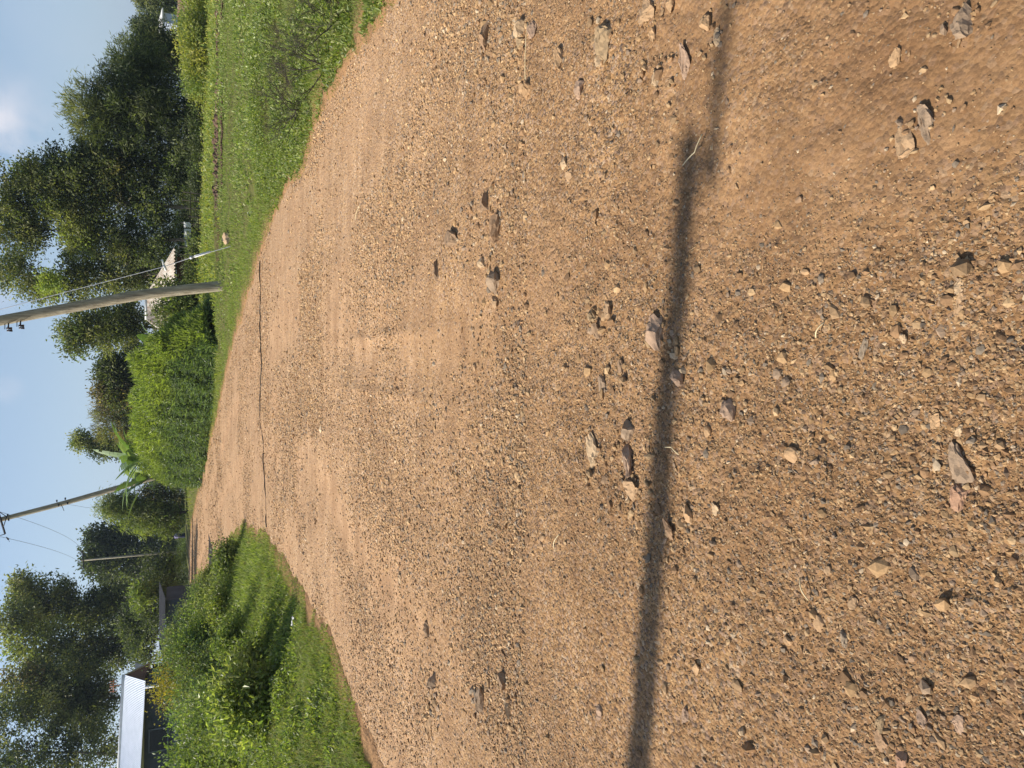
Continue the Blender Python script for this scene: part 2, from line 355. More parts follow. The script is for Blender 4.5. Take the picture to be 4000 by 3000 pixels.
V, Fa, c = stones(rx, ry, rr_, IC0, IF0, .1); parts.append((V, Fa)); cols.append(c)
V, Fl = join(parts)
mk_obj('gravel', mk_mesh('gravel', V, Fl, np.vstack(cols), False, STONEM), kind='stuff', label='loose tan and grey gravel strewn over the dirt road', category='gravel')

# ------------------------------------------------------------------ individual rocks
def ico(sub=2):
    import bmesh
    bm = bmesh.new(); bmesh.ops.create_icosphere(bm, subdivisions=sub, radius=1)
    bm.verts.ensure_lookup_table(); v = np.array([w.co[:] for w in bm.verts]); f = np.array([[w.index for w in q.verts] for q in bm.faces]); bm.free(); return v, f
ICO2 = ico(3); ICO1 = ico(2)
RC = {'tan': (.52, .32, .16), 'pale': (.62, .46, .28), 'pink': (.42, .29, .22), 'lilac': (.42, .29, .22), 'grey': (.27, .215, .165), 'brown': (.27, .16, .095), 'olive': (.33, .25, .14), 'blue': (.22, .215, .18), 'red': (.42, .22, .15), 'dark': (.19, .13, .09), 'sand': (.48, .31, .17)}
RM = {}
for k_, c_ in RC.items():
    c_ = (np.array(c_) * .5 + np.array([.42, .265, .14]) * .5) * .92; RM[k_] = plain_noise_mat(k_ + '_stone', tuple(c_ * .72), tuple(np.minimum(c_ * 1.15, .9)), 22, .85, .6, 70, .006, detail=7)
rock_no = [0]
def rock(X, Y, wy, wx, col, label, hgt=.45, group='rocks on the gravel road', yaw=None, ground=None):
    """X,Y photo pixel of its middle, wy/wx its extent along the photo's Y and X"""
    r_ = np.random.default_rng(100 + rock_no[0]); rock_no[0] += 1
    x, y = on_prof(X, Y, .02); a, yc, zc = ray(X, Y); s = y / yc
    lx = wy * s / F_PX; sl = CAMH / math.hypot(y, CAMH); ly = max(wx * s / F_PX / (sl + .35), lx * .35)
    v, f = ICO2; v = v.copy()
    for i in range(13):
        n = unit(r_.normal(size=3)); dd = r_.uniform(.42, .74); pr_ = v @ n; m_ = pr_ > dd; v[m_] -= np.outer(pr_[m_] - dd, n)
    v += .035 * np.stack([vnoise(v[:, 0] * 5 + v[:, 2] * 3, v[:, 1] * 5 + q, rock_no[0]) for q in range(3)], -1)
    v /= np.abs(v).max(0) * 2; h = min(lx, ly) * hgt * 1.1; v *= np.array([lx * 1.25, ly * 1.25, h * 1.5]); v += .02 * lx * rng.normal(size=v.shape)
    t = r_.normal(0, .12); v = v @ np.array([[math.cos(t), 0, -math.sin(t)], [0, 1, 0], [math.sin(t), 0, math.cos(t)]]).T
    yaw = r_.uniform(-.35, .35) if yaw is None else yaw; v = v @ rotz(yaw).T
    z = float(road_h(np.array(x), np.array(y))) if ground is None else float(ground_h(np.array(x), np.array(y)))
    o = mk_obj('rock', mk_mesh('rock', v, f, None, False, RM[col])); o.location = (x, y, z + h * .04)
    o['label'] = label; o['category'] = 'rock'; o['group'] = group
    return o
ROCKS = [
 (1915,140,100,42,'brown','long pointed brown rock with a shaded flank, alone on the right of the road',.8),
 (2040,130,65,60,'pale','tan angular stone beside a pinkish stone under a dry straw near the right side',.8),
 (2092,125,75,48,'pink','pinkish wedge shaped stone touching a tan one near the right side',.5),
 (2045,175,50,45,'olive','olive pebble just in front of the tan and pinkish pair of stones',.4),
 (2190,225,110,38,'tan','long tan stone with a deep black shadow pocket at its end',.7),
 (2372,160,160,88,'olive','largest flat olive grey slab near the right edge of the road',.3),
 (2355,240,45,40,'pale','pale tan chip against the end of the big olive slab',.4),
 (2545,40,80,80,'sand','broad ribbed sandy stone at the right border of the photo',.4),
 (2640,25,60,40,'tan','tan stone right of the broad ribbed sandy one',.5),
 (2558,140,55,35,'tan','small tan stone between the olive slab and the lilac slab',.5),
 (2692,250,140,46,'lilac','long flat lilac slab beside the pole shadow',.22),
 (2585,310,70,40,'pale','pale stone left of the lilac slab',.5),
 (2770,95,60,40,'tan','tan stone shading a hollow above the pole shadow',.8),
 (2810,150,65,34,'pale','yellowish stone lying at the faint end of the pole shadow',.6),
 (2275,355,62,38,'pink','small pink stone with a black wedge shadow, alone on smooth dirt',.9),
 (2070,350,42,36,'tan','small tan stone with a fan shaped shadow',.9),
 (2215,640,40,32,'pale','pale stone of a loose pair in the middle right of the road',.5),
 (2235,680,50,28,'sand','sandy stone of a loose pair in the middle right of the road',.5),
 (1946,885,110,36,'brown','ribbed brown slab on edge beside a black hollow in the middle of the road',.9),
 (1915,800,70,40,'dark','dark rock behind the ribbed brown slab',.8),
 (1795,935,60,44,'dark','dark broken stone ahead of the ribbed brown slab',.9),
 (1725,1060,75,22,'dark','narrow dark rock ahead of the jumbled dark rubble',.8),
 (1900,1035,42,46,'pale','pale cream stone beside the jumbled dark rubble',.5),
 (1950,1100,90,60,'grey','grey jumbled rubble lump in the middle of the road',.8),
 (1945,1180,40,50,'sand','sandy chip at the near end of the jumbled rubble',.4),
 (2572,1305,125,85,'pink','large pinkish grey rock just ahead of the pole shadow',.55),
 (2330,1235,60,30,'olive','olive stone with round black hollows beside it',.9),
 (2345,1290,60,34,'dark','dark stone in the row of hollows left of the pinkish grey rock',.8),
 (2385,1210,60,40,'sand','sandy flat stone behind the row of hollows',.4),
 (2680,1470,66,48,'pink','pale pink rock lying across the edge of the pole shadow',.7),
 (2368,1500,85,26,'grey','long grey rock with a shaded side in the middle of the road',.7),
 (2440,1430,80,16,'dark','thin black edged stone right of the long grey rock',.9),
 (2858,1600,80,56,'pink','pinkish rock with a triangular black shadow nearer than the pole shadow',.7),
 (2335,1765,120,62,'pale','broad pale tan rock in the middle left of the road',.35),
 (2472,1685,75,52,'grey','dark grey brown rounded rock behind a pink wedge',.8),
 (2475,1790,120,44,'pink','pink wedge shaped rock with a deep black hollow, touching the dark rounded rock',.8),
 (2380,1870,40,24,'dark','small dark stone below the broad pale tan rock',.9),
 (2500,1910,75,60,'sand','crumbling sandy rock just ahead of the pole shadow',.4),
 (2632,2075,90,40,'brown','brown rock cut by the near edge of the pole shadow',.7),
 (2705,2010,75,40,'tan','yellowish tan rock nearer than the pole shadow on the left half',.7),
 (2815,1985,46,36,'pale','pale round pebble nearer than the pole shadow',.5),
 (1553,2262,48,22,'pale','pale stone in the left wheel track',.4),
 (1658,2460,60,18,'dark','dark sliver of stone on the left of the road',.9),
 (1685,2660,60,36,'grey','grey stone behind the long tan slab at the left of the road',.8),
 (1672,2840,90,34,'tan','long tan slab at the left of the road',.4),
 (1875,2730,90,50,'grey','grey weathered clump with dry straw at the left of the road',.6),
 (1975,2650,65,36,'dark','dark rock beside the grey weathered clump',.9),
 (1990,2770,65,34,'pale','pale rock nearer than the grey weathered clump',.6),
 (2358,2770,60,34,'pink','pinkish brown flat rock left of the pole shadow near the left border',.5),
 (2740,2600,52,44,'tan','tan rounded stone with a notch, nearer than the pole shadow',.5),
 (2695,2790,52,34,'pink','pinkish stone close to the pole shadow near the left border',.7),
 (2905,2855,36,34,'pale','round cream pebble near the left border',.7),
 (3392,1365,72,30,'blue','greenish grey slate slab in the near gravel',.5),
 (3545,1320,40,30,'pale','pale cream pebble right of the slate in the near gravel',.5),
 (3340,2485,66,26,'blue','grey slate sliver standing in dense gravel at the near left',.8),
 (3110,2500,40,36,'tan','round tan stone in dense gravel at the near left',.6),
 (3355,2350,44,40,'sand','sandy stone in front of a small hollow at the near left',.6),
 (3570,570,150,80,'sand','large smooth buried sandy slab at the near right',.16),
 (3530,235,60,60,'tan','tan broken stone on smooth dirt at the near right',.4),
 (3660,500,180,34,'grey','long crumbling grey stone below the buried slab at the near right',.35),
 (3955,150,120,90,'grey','grey rubble lump in the near right corner',.6),
 (3900,1140,60,46,'pale','whitish stone of the near cluster at the bottom right',.5),
 (3920,1200,110,44,'sand','sandy ridge stone of the near cluster at the bottom right',.4),
 (3930,1925,115,70,'red','large reddish tan stone with a white streak at the near edge',.5),
 (3850,1800,130,100,'grey','broad grey brown flat rock at the near edge',.25),
 (3830,1680,52,32,'pale','bright yellowish stone behind the broad flat rock at the near edge',.6),
 (3700,1645,60,46,'tan','tan flat stone above the bright yellowish one',.3),
 (3555,2950,90,50,'red','dark red stone cluster in the near left corner',.7),
 (3480,2880,80,50,'brown','brown flat rock beside the dark red stones at the near left',.4),
 (3640,2810,76,44,'lilac','lilac stone casting a sharp black shadow at the near left',.8),
 (3470,2820,70,40,'olive','olive stone just behind the brown flat rock at the near left',.6),
 (3960,2760,90,46,'pink','pink stone half buried at the near edge of the photo',.5),
]
for r_ in ROCKS: rock(*r_[:6], hgt=r_[6])
for i in range(64):
    yy_ = math.exp(random.uniform(math.log(1.1), math.log(14))); xx_ = float(xl(yy_)) + (float(xr(yy_)) - float(xl(yy_))) * random.random()
    # spread small half buried stones over the road
    sz = random.uniform(.016, .032) * (1 + yy_ * .07)
    o = None
    r2 = np.random.default_rng(500 + i); v, f = ICO1; v = v.copy()
    for q in range(10):
        n = unit(r2.normal(size=3)); dd = r2.uniform(.5, .85); pr_ = v @ n; m_ = pr_ > dd; v[m_] -= np.outer(pr_[m_] - dd, n)
    v *= np.array([sz, sz * r2.uniform(.5, .9), sz * r2.uniform(.35, .6)]) * .8; v = v @ rotz(r2.uniform(0, 6)).T
    o = mk_obj('stone', mk_mesh('stone', v, f, None, False, RM[random.choice(['tan', 'sand', 'pale', 'tan', 'brown', 'tan', 'sand'])]))
    o.location = (xx_, yy_, float(road_h(np.array(xx_), np.array(yy_))) + sz * .0)
    o['label'] = 'small angular stone half buried in the road surface'; o['category'] = 'stone'; o['group'] = 'small stones in the road'

# dry straws
STRAW = plain_noise_mat('dry_straw', (.55, .42, .22), (.75, .62, .38), 30, .6, 0)
for pts, lab in (([(2775,530),(2745,600),(2690,650)], 'bent dry straw lying across the tip of the pole shadow'), ([(2630,1745),(2660,1745),(2680,1775)], 'pale curled straw crossing the middle of the pole shadow'),
                 ([(2070,90),(2075,180),(2060,320)], 'long dry straw lying over the tan and pinkish stones'), ([(2175,2140),(2195,2085)], 'straight straw on the left half of the road'),
                 ([(3230,1320),(3240,1260)], 'short straw in the near gravel'), ([(3165,2250),(3185,2340)], 'dry stalk in dense gravel at the near left'),
                 ([(1405,800),(1390,860)], 'pale straw far up the right side of the road'), ([(1545,1150),(1530,1120)], 'tiny pale straw in the middle of the road')):
    W = [];
    for (X, Y) in pts:
        x, y = on_prof(X, Y, .03); W.append((x, y, float(road_h(np.array(x), np.array(y))) + .012))
    W = np.array(W); tt = np.linspace(0, len(W) - 1, 9); W2 = np.stack([np.interp(tt, np.arange(len(W)), W[:, i]) for i in range(3)], -1); W2[:, 2] += .012 * np.sin(np.linspace(0, math.pi, 9))
    v, f = tube(W2, .0016 + .0006 * W[0][1] / 3, 5); o = mk_obj('straw', mk_mesh('straw', v, f, None, True, STRAW)); o['label'] = lab; o['category'] = 'straw'; o['group'] = 'dry straws on the road'

# thin dark cable lying across the road
CABLE = plain_noise_mat('black_cable', (.015, .013, .012), (.035, .03, .028), 20, .7, 0)
cpx = [(1012,1020),(1016,1130),(1018,1250),(1020,1330),(1024,1420),(1020,1520),(1016,1640),(1026,1760),(1030,1880),(1034,1990),(1036,2060)]
cw = []
for (X, Y) in cpx:
    x, y = on_prof(X, Y, .03); cw.append((x, y))
cw = np.array(cw); tt = np.linspace(0, len(cw) - 1, 180); cx = np.interp(tt, np.arange(len(cw)), cw[:, 0]); cy = np.interp(tt, np.arange(len(cw)), cw[:, 1]) + .10 * fbm(tt * 1.3, tt * 0, 91, 3)
cz = road_h(cx, cy) + .008 + .03 * fbm(tt * 2.2, tt * 0 + 4, 93, 2)
v, f = tube(np.stack([cx, cy, cz], -1), .012, 6); o = mk_obj('cable', mk_mesh('cable', v, f, None, True, CABLE)); o['label'] = 'thin dark cable lying across the road from verge to verge'; o['category'] = 'cable'

# ------------------------------------------------------------------ foliage primitives
def leaf_geo(C, D, L, W, fold=.25):
    n = len(C); D = unit(D); R = rng.normal(size=(n, 3)); S = unit(np.cross(D, R)); Nn = np.cross(D, S)
    L = np.broadcast_to(L, (n,))[:, None]; W = np.broadcast_to(W, (n,))[:, None]
    a = C; b = C + D * L * .42 + S * W * .5 + Nn * W * fold; c = C + D * L; d_ = C + D * L * .42 - S * W * .5 + Nn * W * fold
    V = np.stack([a, b, c, d_], 1).reshape(-1, 3); i = np.arange(n)[:, None] * 4
    F3 = np.concatenate([i + np.array([[0, 1, 2]]), i + np.array([[0, 2, 3]])])
    return V, F3
def blade_geo(C, H, W, bend):
    n = len(C); az = rng.uniform(0, 2 * math.pi, n); S = np.stack([np.cos(az), np.sin(az), az * 0], -1) * W[:, None] * .5
    ba = rng.uniform(0, 2 * math.pi, n); Bd = np.stack([np.cos(ba), np.sin(ba), ba * 0], -1) * (bend * H)[:, None]
    up = np.array([0, 0, 1.])
    m = C + up * H[:, None] * .55 + Bd * .3; t = C + up * (H * (1 - .35 * bend))[:, None] + Bd
    V = np.stack([C - S, C + S, m - S * .75, m + S * .75, t], 1).reshape(-1, 3); i = np.arange(n)[:, None] * 5
    F3 = np.concatenate([i + np.array([[0, 1, 3]]), i + np.array([[0, 3, 2]]), i + np.array([[2, 3, 4]])])
    return V, F3
def colpick(pal, n, var=.22):
    pal = np.array(pal); w = np.ones(len(pal)) / len(pal)
    return pal[rng.choice(len(pal), n, p=w)] * rng.uniform(1 - var, 1 + var, (n, 1))

G_BRIGHT = [(.27, .335, .085), (.34, .39, .11), (.21, .285, .07), (.38, .40, .15)]
G_MID = [(.17, .225, .065), (.23, .275, .08), (.14, .19, .058), (.28, .30, .12)]
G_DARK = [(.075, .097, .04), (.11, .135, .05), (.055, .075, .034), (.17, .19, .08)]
G_OLIVE = [(.20, .22, .085), (.26, .27, .10), (.14, .165, .062), (.33, .32, .14)]
G_BLUE = [(.12, .175, .08), (.155, .215, .105), (.085, .135, .062), (.22, .29, .16)]
G_YEL = [(.37, .38, .08), (.45, .42, .09), (.30, .33, .07), (.25, .30, .07)]
G_DRY = [(.24, .185, .09), (.17, .145, .065), (.31, .245, .11), (.11, .10, .045)]

# ------------------------------------------------------------------ grass and weeds
def verge_points(n, side, y0, y1, dmax, dpow=1.3):
    y = np.exp(rng.uniform(math.log(y0), math.log(y1), n)); dd = dmax * rng.uniform(0, 1, n) ** dpow
    x = xr(y) + dd if side > 0 else xl(y) - dd
    return x, y, dd
def grass(name, label, sets, kind='stuff'):
    Vs = []; Cs = []
    for (x, y, h, w, pal, bend) in sets:
        z = ground_h(x, y) - .01; C = np.stack([x, y, z], -1); V, F3 = blade_geo(C, h, w, bend); Vs.append((V, F3)); Cs.append(np.repeat(colpick(pal, len(x)), 5, 0))
    V, F3 = join(Vs); mk_obj(name, mk_mesh(name, V, F3, np.vstack(Cs), False, GRASS), kind=kind, label=label, category='grass')
def gset(n, side, y0, y1, dmax, dpow, h0, w0, pal, bend=.6, edge=.02, dmin=0, gap=-.5):
    x, y, dd = verge_points(n, side, y0, y1, dmax, dpow)
    nz = fbm(x * .9, y * .9, 61 + (side > 0), 3)
    k = (dd > edge + .55 * nz + .12 * vnoise(x * 7, y * 7, 66)) & (dd >= dmin) & (nz > gap)
    if side > 0:
        yy = y + .5 * fbm(x * .4, x * 0, 71, 3); k &= ~((np.abs(yy - 28.3) < .75 + .9 * vnoise(x * .7, y * 0, 9)) & (dd > 4.2)); k &= ~((np.abs(yy - 24) < .22) & (dd > 4.5))
    x, y, dd, nz = x[k], y[k], dd[k], nz[k]
    h = h0 * rng.uniform(.5, 1.3, len(x)) * (1 + .8 * nz) * (.35 + .65 * sstep(0, .8, dd)); w = w0 * rng.uniform(.7, 1.3, len(x))
    return (x, y, h, w, pal, bend)
grass('grass', 'green grass and herbs covering the right verge and the field', [
    gset(70000, 1, 5, 16, 7, 1.2, .085, .007, G_MID + G_BRIGHT + [(.36, .30, .14)]), gset(90000, 1, 14, 48, 16, 1.0, .08, .016, G_BRIGHT + G_MID[:2]),
    gset(60000, 1, 29.5, 60, 40, .8, .20, .032, G_BRIGHT + G_YEL[:1]), gset(14000, 1, 9, 45, 1.2, .8, .10, .014, G_BRIGHT)])
grass('grass', 'green grass on the sunny bank along the left side of the road', [
    gset(110000, -1, 4.5, 16, 3.6, 1.1, .12, .008, G_BRIGHT[:3] + G_MID + [(.36, .30, .14), (.30, .29, .12)], .7), gset(60000, -1, 14, 45, 7, 1.0, .17, .018, G_BRIGHT + G_MID[:2], .6),
    gset(30000, -1, 25, 100, 20, .9, .3, .05, G_MID + G_BRIGHT[:2])])
def soil_ridge(x0, x1, yb, r, n, label):
    x = rng.uniform(x0, x1, n); x = x[fbm(x * .5, x * 0 + yb, 77, 3) > -.22]; y = yb - .5 * fbm(x * .4, x * 0, 71, 3) + rng.normal(0, r * 1.1, len(x)); rr = r * rng.uniform(.4, 1.2, len(x)); nb = 12
    v = IC0[None] * (1 + .3 * rng.uniform(-1, 1, (len(x), nb, 3))) * rr[:, None, None]; V = v + np.stack([x, y, ground_h(x, y) + rr * .5 + .05], -1)[:, None, :]
    Fa = (IF0[None] + (np.arange(len(x)) * nb)[:, None, None]).reshape(-1, 3); c = np.array([.115, .07, .045]) * rng.uniform(.7, 1.4, (len(x), 1)); mk_obj('soil_clods', mk_mesh('soil_clods', V.reshape(-1, 3), Fa, np.repeat(c, nb, 0), False, STONEM), kind='stuff', label=label, category='soil')
soil_ridge(6.5, 18, 28.4, .13, 1100, 'broken row of dark brown soil clods running across the green field')
soil_ridge(6.0, 13, 24.2, .035, 900, 'thin dark soil line across the green field nearer than the clods')
# edge tufts straggling into the gravel
def leafy(name, label, cat, sets, mat=LEAFG, kind='stuff'):
    Vs = []; Cs = []
    for (C, D, L, W, col) in sets:
        V, F3 = leaf_geo(C, D, L, W); Vs.append((V, F3)); Cs.append(np.repeat(col, 4, 0))
    V, F3 = join(Vs); return mk_obj(name, mk_mesh(name, V, F3, np.vstack(Cs), False, mat), kind=kind, label=label, category=cat)
def wset(n, side, y0, y1, dmin, dmax, hmax, L, W, pal, clump=.15, sc=1.0):
    x, y, dd = verge_points(n, side, y0, y1, dmax, 1.0)
    nz = fbm(x * sc, y * sc, 161 + (side > 0), 3); k = (dd > dmin) & (nz > clump - .25); x, y, nz, dd = x[k], y[k], nz[k], dd[k]
    hh = hmax * np.clip(.35 + 1.6 * (nz - clump + .25), .1, 1.6) * sstep(dmin, dmin + .7, dd)
    z = ground_h(x, y) + hh * rng.uniform(0, 1, len(x)) ** .6
    D = unit(rng.normal(size=(len(x), 3)) + np.array([0, 0, .5])); return np.stack([x, y, z], -1), D, L * rng.uniform(.6, 1.3, len(x)), W * rng.uniform(.6, 1.3, len(x)), colpick(pal, len(x), .3)
leafy('weeds', 'broad leafed weeds growing through the grass of the right verge', 'weeds', [
    wset(42000, 1, 6, 15, .12, 3.2, .20, .06, .030, G_BRIGHT + G_MID, .10, 1.3), wset(26000, 1, 14, 48, .6, 14, .22, .09, .05, G_BRIGHT + G_MID[:2], .3),
    wset(30000, 1, 28, 52, 3, 34, .35, .14, .07, G_BRIGHT + G_YEL[:2], .25)])
leafy('weeds', 'tangled leafy weeds covering the left bank below the shrubs', 'weeds', [
    wset(60000, -1, 5, 14, .35, 3.2, .13, .06, .03, G_BRIGHT[:3] + G_MID + G_YEL[2:3], .05, 1.6), wset(90000, -1, 6, 22, 1.6, 8.5, .24, .07, .034, G_BRIGHT[:3] + G_MID, .2, 1.2), wset(40000, -1, 16, 45, 1.2, 10, .22, .09, .045, G_BRIGHT + G_MID[:2], .22)])

# ------------------------------------------------------------------ shrubs, trees
def blob(ctr, rad, ncl, per, sig, L, W, pal, droop=0.0, out=.6, shell=2.2, zmin=None, var=.25, tipcol=None):
    """leaf clumps through an ellipsoid: returns leaves and clump middles"""
    u = unit(rng.normal(size=(ncl, 3))); r = rng.uniform(0, 1, ncl) ** (1 / shell); cl = np.asarray(ctr) + u * r[:, None] * np.asarray(rad)
    if zmin is not None: cl[:, 2] = np.maximum(cl[:, 2], zmin + rng.uniform(0, .4, ncl))
    C = np.repeat(cl, per, 0) + rng.normal(0, sig, (ncl * per, 3)) * np.array([1, 1, .8])
    if zmin is not None: C[:, 2] = np.maximum(C[:, 2], .02)
    o = np.repeat(u, per, 0); D = unit(o * out + rng.normal(size=C.shape) * .75 + np.array([0, 0, -droop]))
    cc = np.repeat(colpick(pal, ncl, var), per, 0) * rng.uniform(.75, 1.25, (ncl * per, 1))
    if tipcol is not None:
        k = (u[:, 2] * r > .35); kk = np.repeat(k, per); cc[kk] = colpick(tipcol, kk.sum(), .25)
    return (C, D, L * rng.uniform(.6, 1.35, len(C)), W * rng.uniform(.7, 1.3, len(C)), cc), cl
def plant(kind, label, cat, base, blobs, trunk=None, limbs=14, mat=LEAF, bark=BARK, group=None, trunks=None, crown='crown', trunkname='trunk'):
    """blobs are in metres from the base"""
    z = float(ground_h(np.array(base[0]), np.array(base[1])))
    root = empty(kind, (base[0], base[1], z - .05), label=label, category=cat)
    if group: root['group'] = group
    Vs = []; Cs = []; cls = []
    for b in blobs:
        lv, cl = blob(**b); V, F3 = leaf_geo(*lv[:4]); Vs.append((V, F3)); Cs.append(np.repeat(lv[4], 4, 0)); cls.append(cl)
    V, F3 = join(Vs); mk_obj(crown, mk_mesh(crown, V, F3, np.vstack(Cs), False, mat), root)
    cls = np.vstack(cls); tp = []
    for (pts, r0, r1) in (trunks or []):
        pts = np.array(pts, float); t = np.linspace(0, len(pts) - 1, 14); Q = np.stack([np.interp(t, np.arange(len(pts)), pts[:, i]) for i in range(3)], -1)
        Q[1:-1, :2] += .04 * rng.normal(size=(12, 2)) * (1 + r0 * 4); rr = np.linspace(r0, r1, 14); tp.append(tube(Q, rr, 8))
        for c in cls[rng.choice(len(cls), min(limbs, len(cls)), replace=False)]:
            i = int(np.argmin(np.linalg.norm(Q - (c - np.array([0, 0, .35 * np.linalg.norm(c[:2] - Q[7][:2]) + .4])), axis=1))); a = Q[i]
            m_ = (a + c) / 2 + np.array([0, 0, -.06]) * np.linalg.norm(c - a) + rng.normal(0, .06, 3); tp.append(tube([a, m_, c], [rr[i] * .45, rr[i] * .28, .012], 5, False))
    if tp:
        V, Fl = join(tp); mk_obj(trunkname, mk_mesh(trunkname, V, Fl, None, True, bark), root)
    return root
def B(ctr, rad, ncl, per, sig, L, W, pal, **k): return dict(ctr=ctr, rad=rad, ncl=ncl, per=per, sig=sig, L=L, W=W, pal=pal, **k)
def wx(X, Y, y): p = P(X, Y, y); return p
def tree_at(kind, label, Yc, y, Xtop, crowns, trunk_r=.12, Ytop=None, **kw):
    """crowns: list of (X, Y, halfwidth px along Y, halfheight px along X, pal, ncl, per, opts) given at the tree's own distance y"""
    bx = P(820, Yc, y)[0]; gz = float(ground_h(np.array(bx), np.array(y))) - .05; blobs = []
    for (X, Y, wy, hx, pal, ncl, per, opt) in crowns:
        p = P(X, Y, y); s = y / ray(X, Y)[1]; m_ = s / F_PX; opt = dict(opt); dy = opt.pop('dy', 0); dep = opt.pop('dep', .85)
        sig = opt.pop('sig', .27); kf = max(1, y / 47) if 'L' not in opt else 1; sig *= kf; L = opt.pop('L', .19) * kf; W = opt.pop('W', .085) * kf; opt.setdefault('var', .42)
        blobs.append(B((p[0] - bx, dy, p[2] - gz), (wy * m_, wy * m_ * dep, hx * m_), int(ncl * (.68 if y < 55 else .95)), per, sig, L, W, pal, **opt))
    tb = kw.pop('tpx', None)
    if tb is None: tb = [(820, Yc), (Xtop, Ytop or Yc)]
    pts = [(P(X, Y, y)[0] - bx, 0, P(X, Y, y)[2] - gz) for (X, Y) in tb]; pts[0] = (pts[0][0], 0, 0)
    return plant(kind, label, 'tree', (bx, y), blobs, trunks=[(pts, trunk_r, .03)], **kw)

# left bank shrubs (each its own plant)
def shrub(Y, Xtop, y, w, pal, label, n=60, per=42, L=.075, W=.034, mat=LEAFG, tip=None, kind='shrub', sig=.16, dep=.8):
    top = P(Xtop, Y, y); gz = float(ground_h(np.array(top[0]), np.array(y))); h = max(top[2] - gz, .5)
    b = [B((0, 0, h * .55), (w, w * dep, h * .45), n, per, sig, L, W, pal, zmin=.1, out=.5, tipcol=tip), B((0, 0, h * .32), (w * 1.1, w * dep * 1.1, h * .32), n // 2, per, sig, L, W, pal, zmin=.05)]
    return plant(kind, label, 'shrub', (top[0], y), b, trunks=[([(0, 0, 0), (rng.normal(0, .1), 0, h * .5), (rng.normal(0, .2), rng.normal(0, .1), h * .85)], .025, .008)], limbs=16, mat=mat, group='shrubs along the left bank', crown='foliage', trunkname='stem')
shrub(2960, 650, 16, 1.05, G_BRIGHT[:3] + G_MID, 'tall leafy shrub at the left border in front of the tin roofed house', 90, 70, L=.09, W=.04)
shrub(2830, 690, 14.5, .8, G_MID + G_BRIGHT[:1], 'small dense shrub in front of the house wall, next to the one at the border', 55, 60)
shrub(2800, 630, 17.0, .6, G_BLUE, 'shrub with sparse upright shoots against the dark house wall', 40, 40)
shrub(2720, 640, 19.0, 1.1, G_MID + G_BLUE[:2], 'glossy shrub whose top reaches the house eave', 80, 70)
shrub(2700, 598, 20.0, .75, G_YEL + G_DRY[:1], 'yellowing shrub with golden leaves right of the house wall', 55, 60, tip=[(.42, .33, .05), (.35, .27, .05), (.22, .2, .04)])
shrub(2610, 578, 21.0, 1.0, G_BLUE + G_MID, 'tall dark green shrub hiding the second roof', 90, 65)
shrub(2570, 660, 21.0, 1.1, G_BRIGHT[:3] + G_BLUE[:1], 'bright leafy shrub below the tall dark one', 90, 65, L=.085, W=.04)
shrub(2500, 612, 23.5, .9, G_BLUE + G_DARK[:2], 'dark shrub in front of the shaded shed', 70, 60)
shrub(2480, 715, 22.0, 1.0, G_MID + G_BRIGHT, 'low bright shrub dotted with orange leaves on the left bank', 80, 60, L=.085, W=.04)
shrub(2420, 700, 25.0, 1.0, G_MID + G_YEL[2:], 'pale green shrub on the crest of the left bank', 70, 60)
shrub(2365, 715, 30.0, .9, G_MID + G_OLIVE[:1], 'feathery shrub beside the far end of the road on the left', 60, 55)
shrub(2300, 785, 33.0, .7, G_MID + G_YEL[2:], 'low spreading shrub at the far left road edge', 60, 55, L=.1, W=.05)
shrub(2195, 848, 21.0, .42, G_MID + G_DARK[:1], 'small round dark shrub at the tip of the left verge', 50, 60, L=.08, W=.04, kind='shrub')
shrub(2640, 880, 12.5, .36, G_MID + G_DARK[:2], 'low dark shrub in the middle of the left bank', 45, 55)
shrub(2500, 850, 15.5, .34, G_MID + G_BRIGHT[:2], 'low shrub beside the white litter on the left bank', 40, 55)
shrub(2760, 830, 11.5, .42, G_BRIGHT + G_MID, 'leafy shrub with long leaves in the middle of the left thicket', 60, 60, L=.10, W=.045)
shrub(2380, 800, 20.0, .6, G_YEL[2:] + G_MID, 'light green shrub behind the small round one on the left bank', 55, 55)

# far left trees
LG = 'tall trees behind the houses on the left'
tree_at('leafy_tree', 'broad dark tree towering over the tin roof at the left border', 2940, 62, 60, [(120,2960,170,190,G_DARK+G_OLIVE[:1],150,50,{}),(330,2930,150,150,G_DARK+G_OLIVE,110,50,{}),(60,2800,130,150,G_OLIVE+G_DARK,75,50,{})], .16, tpx=[(820,2935),(400,2945),(60,2930)], limbs=22, group=LG, bark=BARKP)
tree_at('leafy_tree', 'dense dark tree directly behind the ridge of the tin roof', 2720, 66, 180, [(350,2760,120,120,G_DARK,130,60,{}),(240,2690,130,150,G_DARK+G_OLIVE[:2],150,60,{}),(100,2700,110,110,G_OLIVE+G_DRY[:1],80,50,{})], .15, group=LG, limbs=20)
tree_at('leafy_tree', 'tall tree with open sunlit branches between the two roofs', 2530, 72, 60, [(130,2530,110,130,G_OLIVE+G_YEL[2:],100,50,{}),(300,2560,110,110,G_DARK+G_OLIVE,110,55,{}),(440,2540,110,110,G_DARK,110,55,{}),(60,2420,90,90,G_OLIVE,60,50,{})], .16, limbs=24, group=LG, tpx=[(820,2480),(400,2500),(120,2540)])
tree_at('leafy_tree', 'tall airy tree whose top marks the sky gap left of the wires', 2360, 76, 50, [(90,2320,75,60,G_OLIVE,70,50,{}),(190,2370,110,90,G_DARK+G_OLIVE,110,55,{}),(330,2380,100,100,G_DARK+G_OLIVE[:2],100,55,{}),(460,2390,110,90,G_DARK,100,55,{})], .14, limbs=24, group=LG, bark=BARKP)
